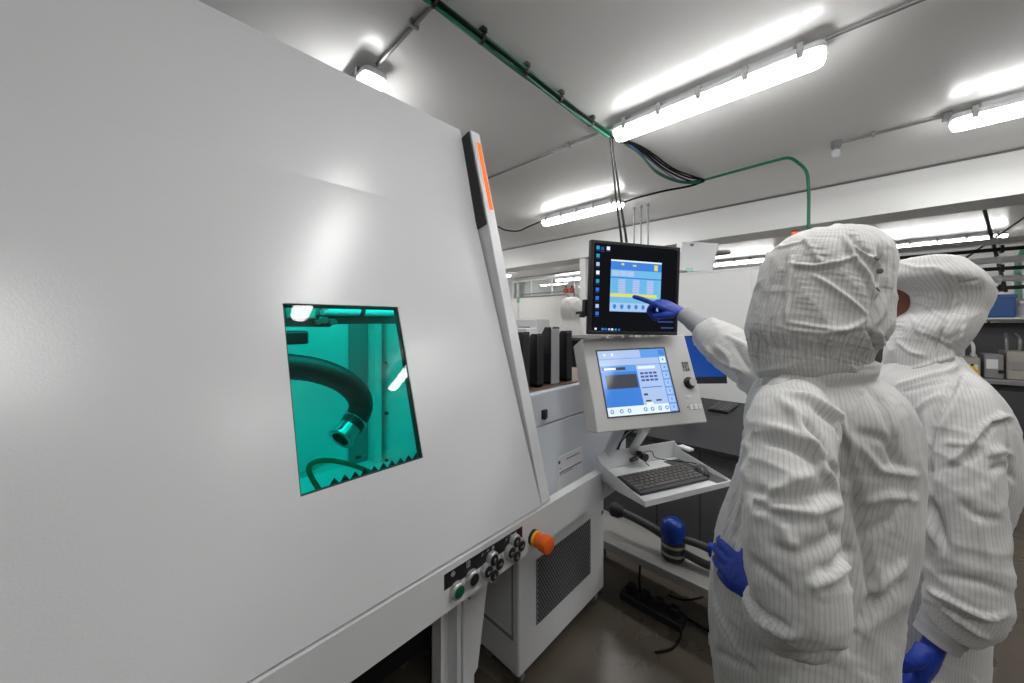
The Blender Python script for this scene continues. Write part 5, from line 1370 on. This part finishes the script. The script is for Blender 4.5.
# snaps at the hood edge
hc1 = atd(826, 300, .845)
hb1 = BVHTree.FromPolygons([tuple(v.co + ROOTLOC[per]) for v in hd1.data.vertices], [tuple(p.vertices) for p in hd1.data.polygons])
for px, py in [(877, 258), (880, 271), (878, 289)]:
    q = hb1.ray_cast(EYEP, ray(px, py).normalized())
    if q[0] is not None: MB().lathe(q[0] - q[1] * .001, q[1], [(0, .0055), (.0018, .005), (.0022, .001)], 14).build('hood_snap', 'snap_dark', per)
look1 = (mf.p(0, 0) - hc1); look1.z = 0
skin1 = body(per, [torso[1:], armL[:-1], armR[:-1]] + legs, head_chain(hc1, look1), face_add(hc1, look1))
# pointing hand: finger tip on the screen
tip = Face(mfr).p(*mpx(637, 293), .012)
wr = atd(684, 314, 1.375)
Xh = (tip - wr).normalized()
hz = (UP * .75 - FW * .45 + RT * .1)
gl1 = hand(per, 'glove', 'glove_blue', tip - Xh * .187, Xh, hz, 1, [(.05, .06, .05), (1.15, 1.2, .7), (1.25, 1.3, .8), (1.3, 1.3, .8)],
     [(.015, .022, -.008), (.042, .044, -.022), (.066, .040, -.040), (.084, .022, -.050)], 1.0)
wq = tip - Xh * .187
knit(per, wq - Xh * .012, atd(712, 336, 1.27), .031, .040)
# hand on hip
wl = atd(771, 600, .725); fl = (atd(739, 575, .80) - wl).normalized()
gl2 = hand(per, 'glove', 'glove_blue', wl + fl * .02, fl, (-FW * .55 - RT * .75 + UP * .3), -1, [(.35, .55, .4), (.4, .6, .4), (.4, .6, .4), (.45, .6, .4)],
     [(.015, .022, -.008), (.042, .046, -.012), (.070, .050, -.018), (.09, .046, -.02)], 1.0)
knit(per, wl + fl * .012, wl - fl * .05, .032, .036)
shoes(per, [Vector((r[-1].c.x, r[-1].c.y, 0)) for r in legs], look1)

# ------------------------------------------------------------------ right person
D2 = 1.08
per2 = thing('person', 'right person in white striped overalls and pointed hood, arm hanging, cut by picture edge', 'person', Vector((atd(955, 400, D2).x, atd(955, 400, D2).y, 0)))
torso2 = [rpx(890, 960, 352, D2, 1.0), rpx(880, 974, 368, D2, 1.1), rpx(872, 992, 382, D2, 1.25), rpx(868, 1010, 400, D2, 1.3), rpx(868, 1024, 425, D2, 1.2), rpx(868, 1028, 465, D2, 1.1), rpx(868, 1014, 510, D2, 1.05), rpx(866, 1000, 560, D2, 1.05), rpx(864, 994, 610, D2, 1.1), rpx(864, 994, 660, D2, 1.1), rpx(866, 992, 690, D2, 1.1)]
hip2 = atd(930, 660, D2); U2, V2 = perp(952, 0, 0)
legs2 = [leg(hip2, -1, U2, V2, 0), leg(hip2, 1, U2, V2, 0)]
La2 = [atd(955, 384, 1.02), atd(957, 405, .97), atd(958, 440, .94), atd(960, 490, .915), atd(964, 545, .90), atd(966, 590, .89), atd(962, 612, .89), atd(955, 622, .895), atd(950, 630, .90)]
armL2 = limb(La2, [.055, .074, .075, .073, .073, .072, .068, .058, .05], RT)
Ra2 = [atd(925, 392, 1.22), atd(905, 440, 1.28), atd(890, 500, 1.30), atd(885, 550, 1.27)]
armR2 = limb(Ra2, [.06, .075, .07, .06], RT)
strk2 = [
 ([(960, 366), (952, 385), (942, 405), (932, 425), (926, 455), (930, 490)], .007, -.014), ([(968, 372), (960, 392), (950, 412), (942, 432)], .007, .007),
 ([(1016, 418), (1000, 416), (985, 426), (975, 442), (960, 455), (945, 470)], .006, .012), ([(1012, 424), (992, 424), (980, 440), (965, 458)], .006, -.014),
 ([(945, 442), (965, 444), (975, 440)], .006, .006), ([(940, 470), (960, 462), (985, 448)], .007, -.008),
 ([(930, 500), (938, 520), (944, 545)], .009, -.012), ([(905, 470), (915, 500), (932, 530), (938, 548)], .009, .010), ([(900, 500), (912, 530), (922, 560)], .010, -.009),
 ([(928, 590), (945, 598), (968, 610), (985, 618), (1005, 615)], .006, .012), ([(926, 602), (945, 608), (968, 622), (985, 622)], .005, -.010), ([(924, 600), (940, 606), (955, 618), (975, 632), (990, 640)], .005, .010), ([(940, 575), (970, 580), (1005, 590)], .010, -.007),
 ([(985, 455), (1000, 450), (1012, 455)], .008, .007), ([(990, 470), (1005, 466), (1014, 480)], .007, -.008), ([(960, 500), (975, 515), (1000, 520)], .009, -.006), ([(985, 480), (980, 520), (985, 560)], .010, .005),
 ([(895, 385), (920, 378), (945, 372), (962, 364)], .006, .008), ([(900, 392), (925, 386), (950, 380)], .005, -.006), ([(905, 420), (925, 402), (945, 392)], .008, .006),
]
cloth('overalls', ['overall_cloth'], per2, [torso2, armL2, armR2] + legs2, .0066, 4, [(p, w_, a_ * 1.25) for p, w_, a_ in strk2], 1.0, garment_field([1, 2], .42))
hood_rows2 = [(918, 936, 256, 1.08), (898, 958, 259, 1.08), (890, 972, 266, 1.08), (884, 985, 275, 1.08), (890, 994, 284, 1.08), (903, 998, 292, 1.08), (906, 996, 300, 1.08), (905, 991, 310, 1.08), (893, 986, 320, 1.08), (887, 978, 332, 1.08), (884, 969, 344, 1.08), (883, 963, 354, 1.08), (883, 963, 364, 1.08), (884, 968, 376, 1.08), (884, 966, 386, 1.08)]
hood2 = [rpx(a, b, y, d, 1.2 if y < 340 else 1.05) for a, b, y, d in hood_rows2]
# the loose peak at the back of the hood
pk = [atd(970, 296, 1.08), atd(984, 292, 1.08), atd(994, 288, 1.075), atd(998, 286, 1.075)]
peak = limb(pk, [.075, .055, .03, .012], UP)
hs2 = [([(955, 276), (962, 283), (978, 280)], .005, -.008), ([(955, 290), (962, 298), (955, 305)], .005, .007), ([(948, 280), (955, 292), (950, 304)], .005, -.007),
 ([(898, 262), (915, 268), (935, 268), (955, 276)], .006, .006), ([(910, 294), (925, 294), (935, 298)], .004, .005), ([(912, 300), (930, 308), (940, 318)], .004, .005), ([(908, 310), (918, 328), (922, 342)], .005, .005),
 ([(952, 300), (948, 320), (938, 350), (935, 375)], .006, -.007), ([(962, 305), (966, 325), (958, 340)], .006, .007), ([(895, 340), (910, 352), (925, 356)], .006, .006), ([(940, 330), (950, 340), (965, 330)], .006, -.006), ([(900, 372), (925, 366), (955, 356)], .006, .006)]
ELAST = [chain_len(hood2, 10), 0]
cloth('hood', ['hood_cloth'], per2, [hood2], .0042, 10, hs2, .8, hood_field)
hc2 = atd(931, 312, 1.08)
look2 = (-RT * .93 + FW * .25)
face_c = hc2 - Vector((0, 0, .0))
hb = atd(913, 302, 1.15)
skin2 = body(per2, [torso2[1:], armL2[:-1], armR2[:-1]] + legs2, head_chain(hb, look2, .23, .068, .086), None)
wl2 = atd(940, 630, .905); fl2 = (atd(918, 684, .92) - atd(940, 630, .905)).normalized()
knit(per2, atd(953, 614, .90), wl2 + fl2 * .03, .05, .041)
gl3 = hand(per2, 'glove', 'glove_blue', wl2 + fl2 * .035, fl2, (RT * .55 - FW * .8), -1, [(.5, .9, .6), (.55, .95, .6), (.6, .95, .6), (.6, .95, .6)],
     [(.015, .024, -.008), (.042, .046, -.014), (.070, .046, -.026), (.092, .036, -.036)], 1.15)
shoes(per2, [Vector((r[-1].c.x, r[-1].c.y, 0)) for r in legs2], look2)

# ------------------------------------------------------------------ hooded person far behind
DB = 4.7
per3 = thing('person', 'far background person in white hood and overalls standing in the left gap beside the column', 'person', Vector((atd(571, 330, DB).x, atd(571, 330, DB).y, 0)))
tb = [rpx(566, 577, 316, DB), rpx(560, 582, 325, DB), rpx(555, 587, 332, DB, .8), rpx(553, 589, 345, DB, .8), rpx(554, 588, 365, DB, .8), rpx(555, 587, 385, DB, .85), rpx(556, 586, 400, DB, .9)]
hb3 = atd(571, 395, DB); U3, V3 = perp(571, 0, 0)
lg3 = [leg(hb3, -1, V3, U3, 0), leg(hb3, 1, V3, U3, 0)]
aL = limb([atd(558, 330, DB), atd(553, 348, DB), atd(552, 366, DB - .1), atd(558, 376, DB - .3)], [.06, .07, .06, .045], RT)
aR = limb([atd(585, 331, DB), atd(590, 348, DB), atd(590, 364, DB - .1), atd(584, 374, DB - .3)], [.06, .07, .06, .045], RT)
cloth('overalls', ['overall_cloth'], per3, [tb, aL, aR] + lg3, .014, 3, (), 1.2, garment_field([1, 2]), n=20)
hh = [rpx(569, 575, 297, DB), rpx(564, 579, 298.5, DB), rpx(561, 582, 303, DB), rpx(560, 583, 309, DB), rpx(561, 582, 315, DB), rpx(562, 580, 320, DB), rpx(560, 582, 325, DB)]
ELAST = [chain_len(hh, 5), 0]
cloth('hood', ['hood_cloth'], per3, [hh], .009, 2, (), 1.5, hood_field, n=20)
hc3 = atd(572, 310, DB - .03); lk3 = (RT * .6 - FW * .6)
body(per3, [tb[1:], aL, aR] + lg3, head_chain(hc3, lk3), face_add(hc3, lk3))
MB().tube([atd(576, 313, DB - .14), atd(580, 312.5, DB - .12), atd(583, 312, DB - .06)], .016, 10).build('goggles', 'black_plastic', per3)
for a in (aL, aR):
    q = a[-1].c; dv = (a[-1].c - a[-2].c).normalized()
    hand(per3, 'glove', 'glove_blue', q + dv * .02, dv, UP, 1 if a is aR else -1, [(.3, .4, .3)] * 4, [(.015, .022, -.008), (.042, .044, -.012), (.066, .048, -.018), (.085, .044, -.02)], 1.0, voxel=.006)
shoes(per3, [Vector((r[-1].c.x, r[-1].c.y, 0)) for r in lg3], lk3)
# ================================================================== world and exposure
w = bpy.data.worlds.new('world'); S.world = w; w.use_nodes = True
w.node_tree.nodes['Background'].inputs[0].default_value = (.5, .5, .5, 1); w.node_tree.nodes['Background'].inputs[1].default_value = .0
S.view_settings.view_transform = 'Standard'; S.view_settings.look = 'None'; S.view_settings.gamma = 1
S.view_settings.exposure = .9
S.cycles.use_denoising = True
S.cycles.max_bounces = 10; S.cycles.diffuse_bounces = 6; S.cycles.glossy_bounces = 4; S.cycles.transparent_max_bounces = 8
S.cycles.sample_clamp_indirect = 8
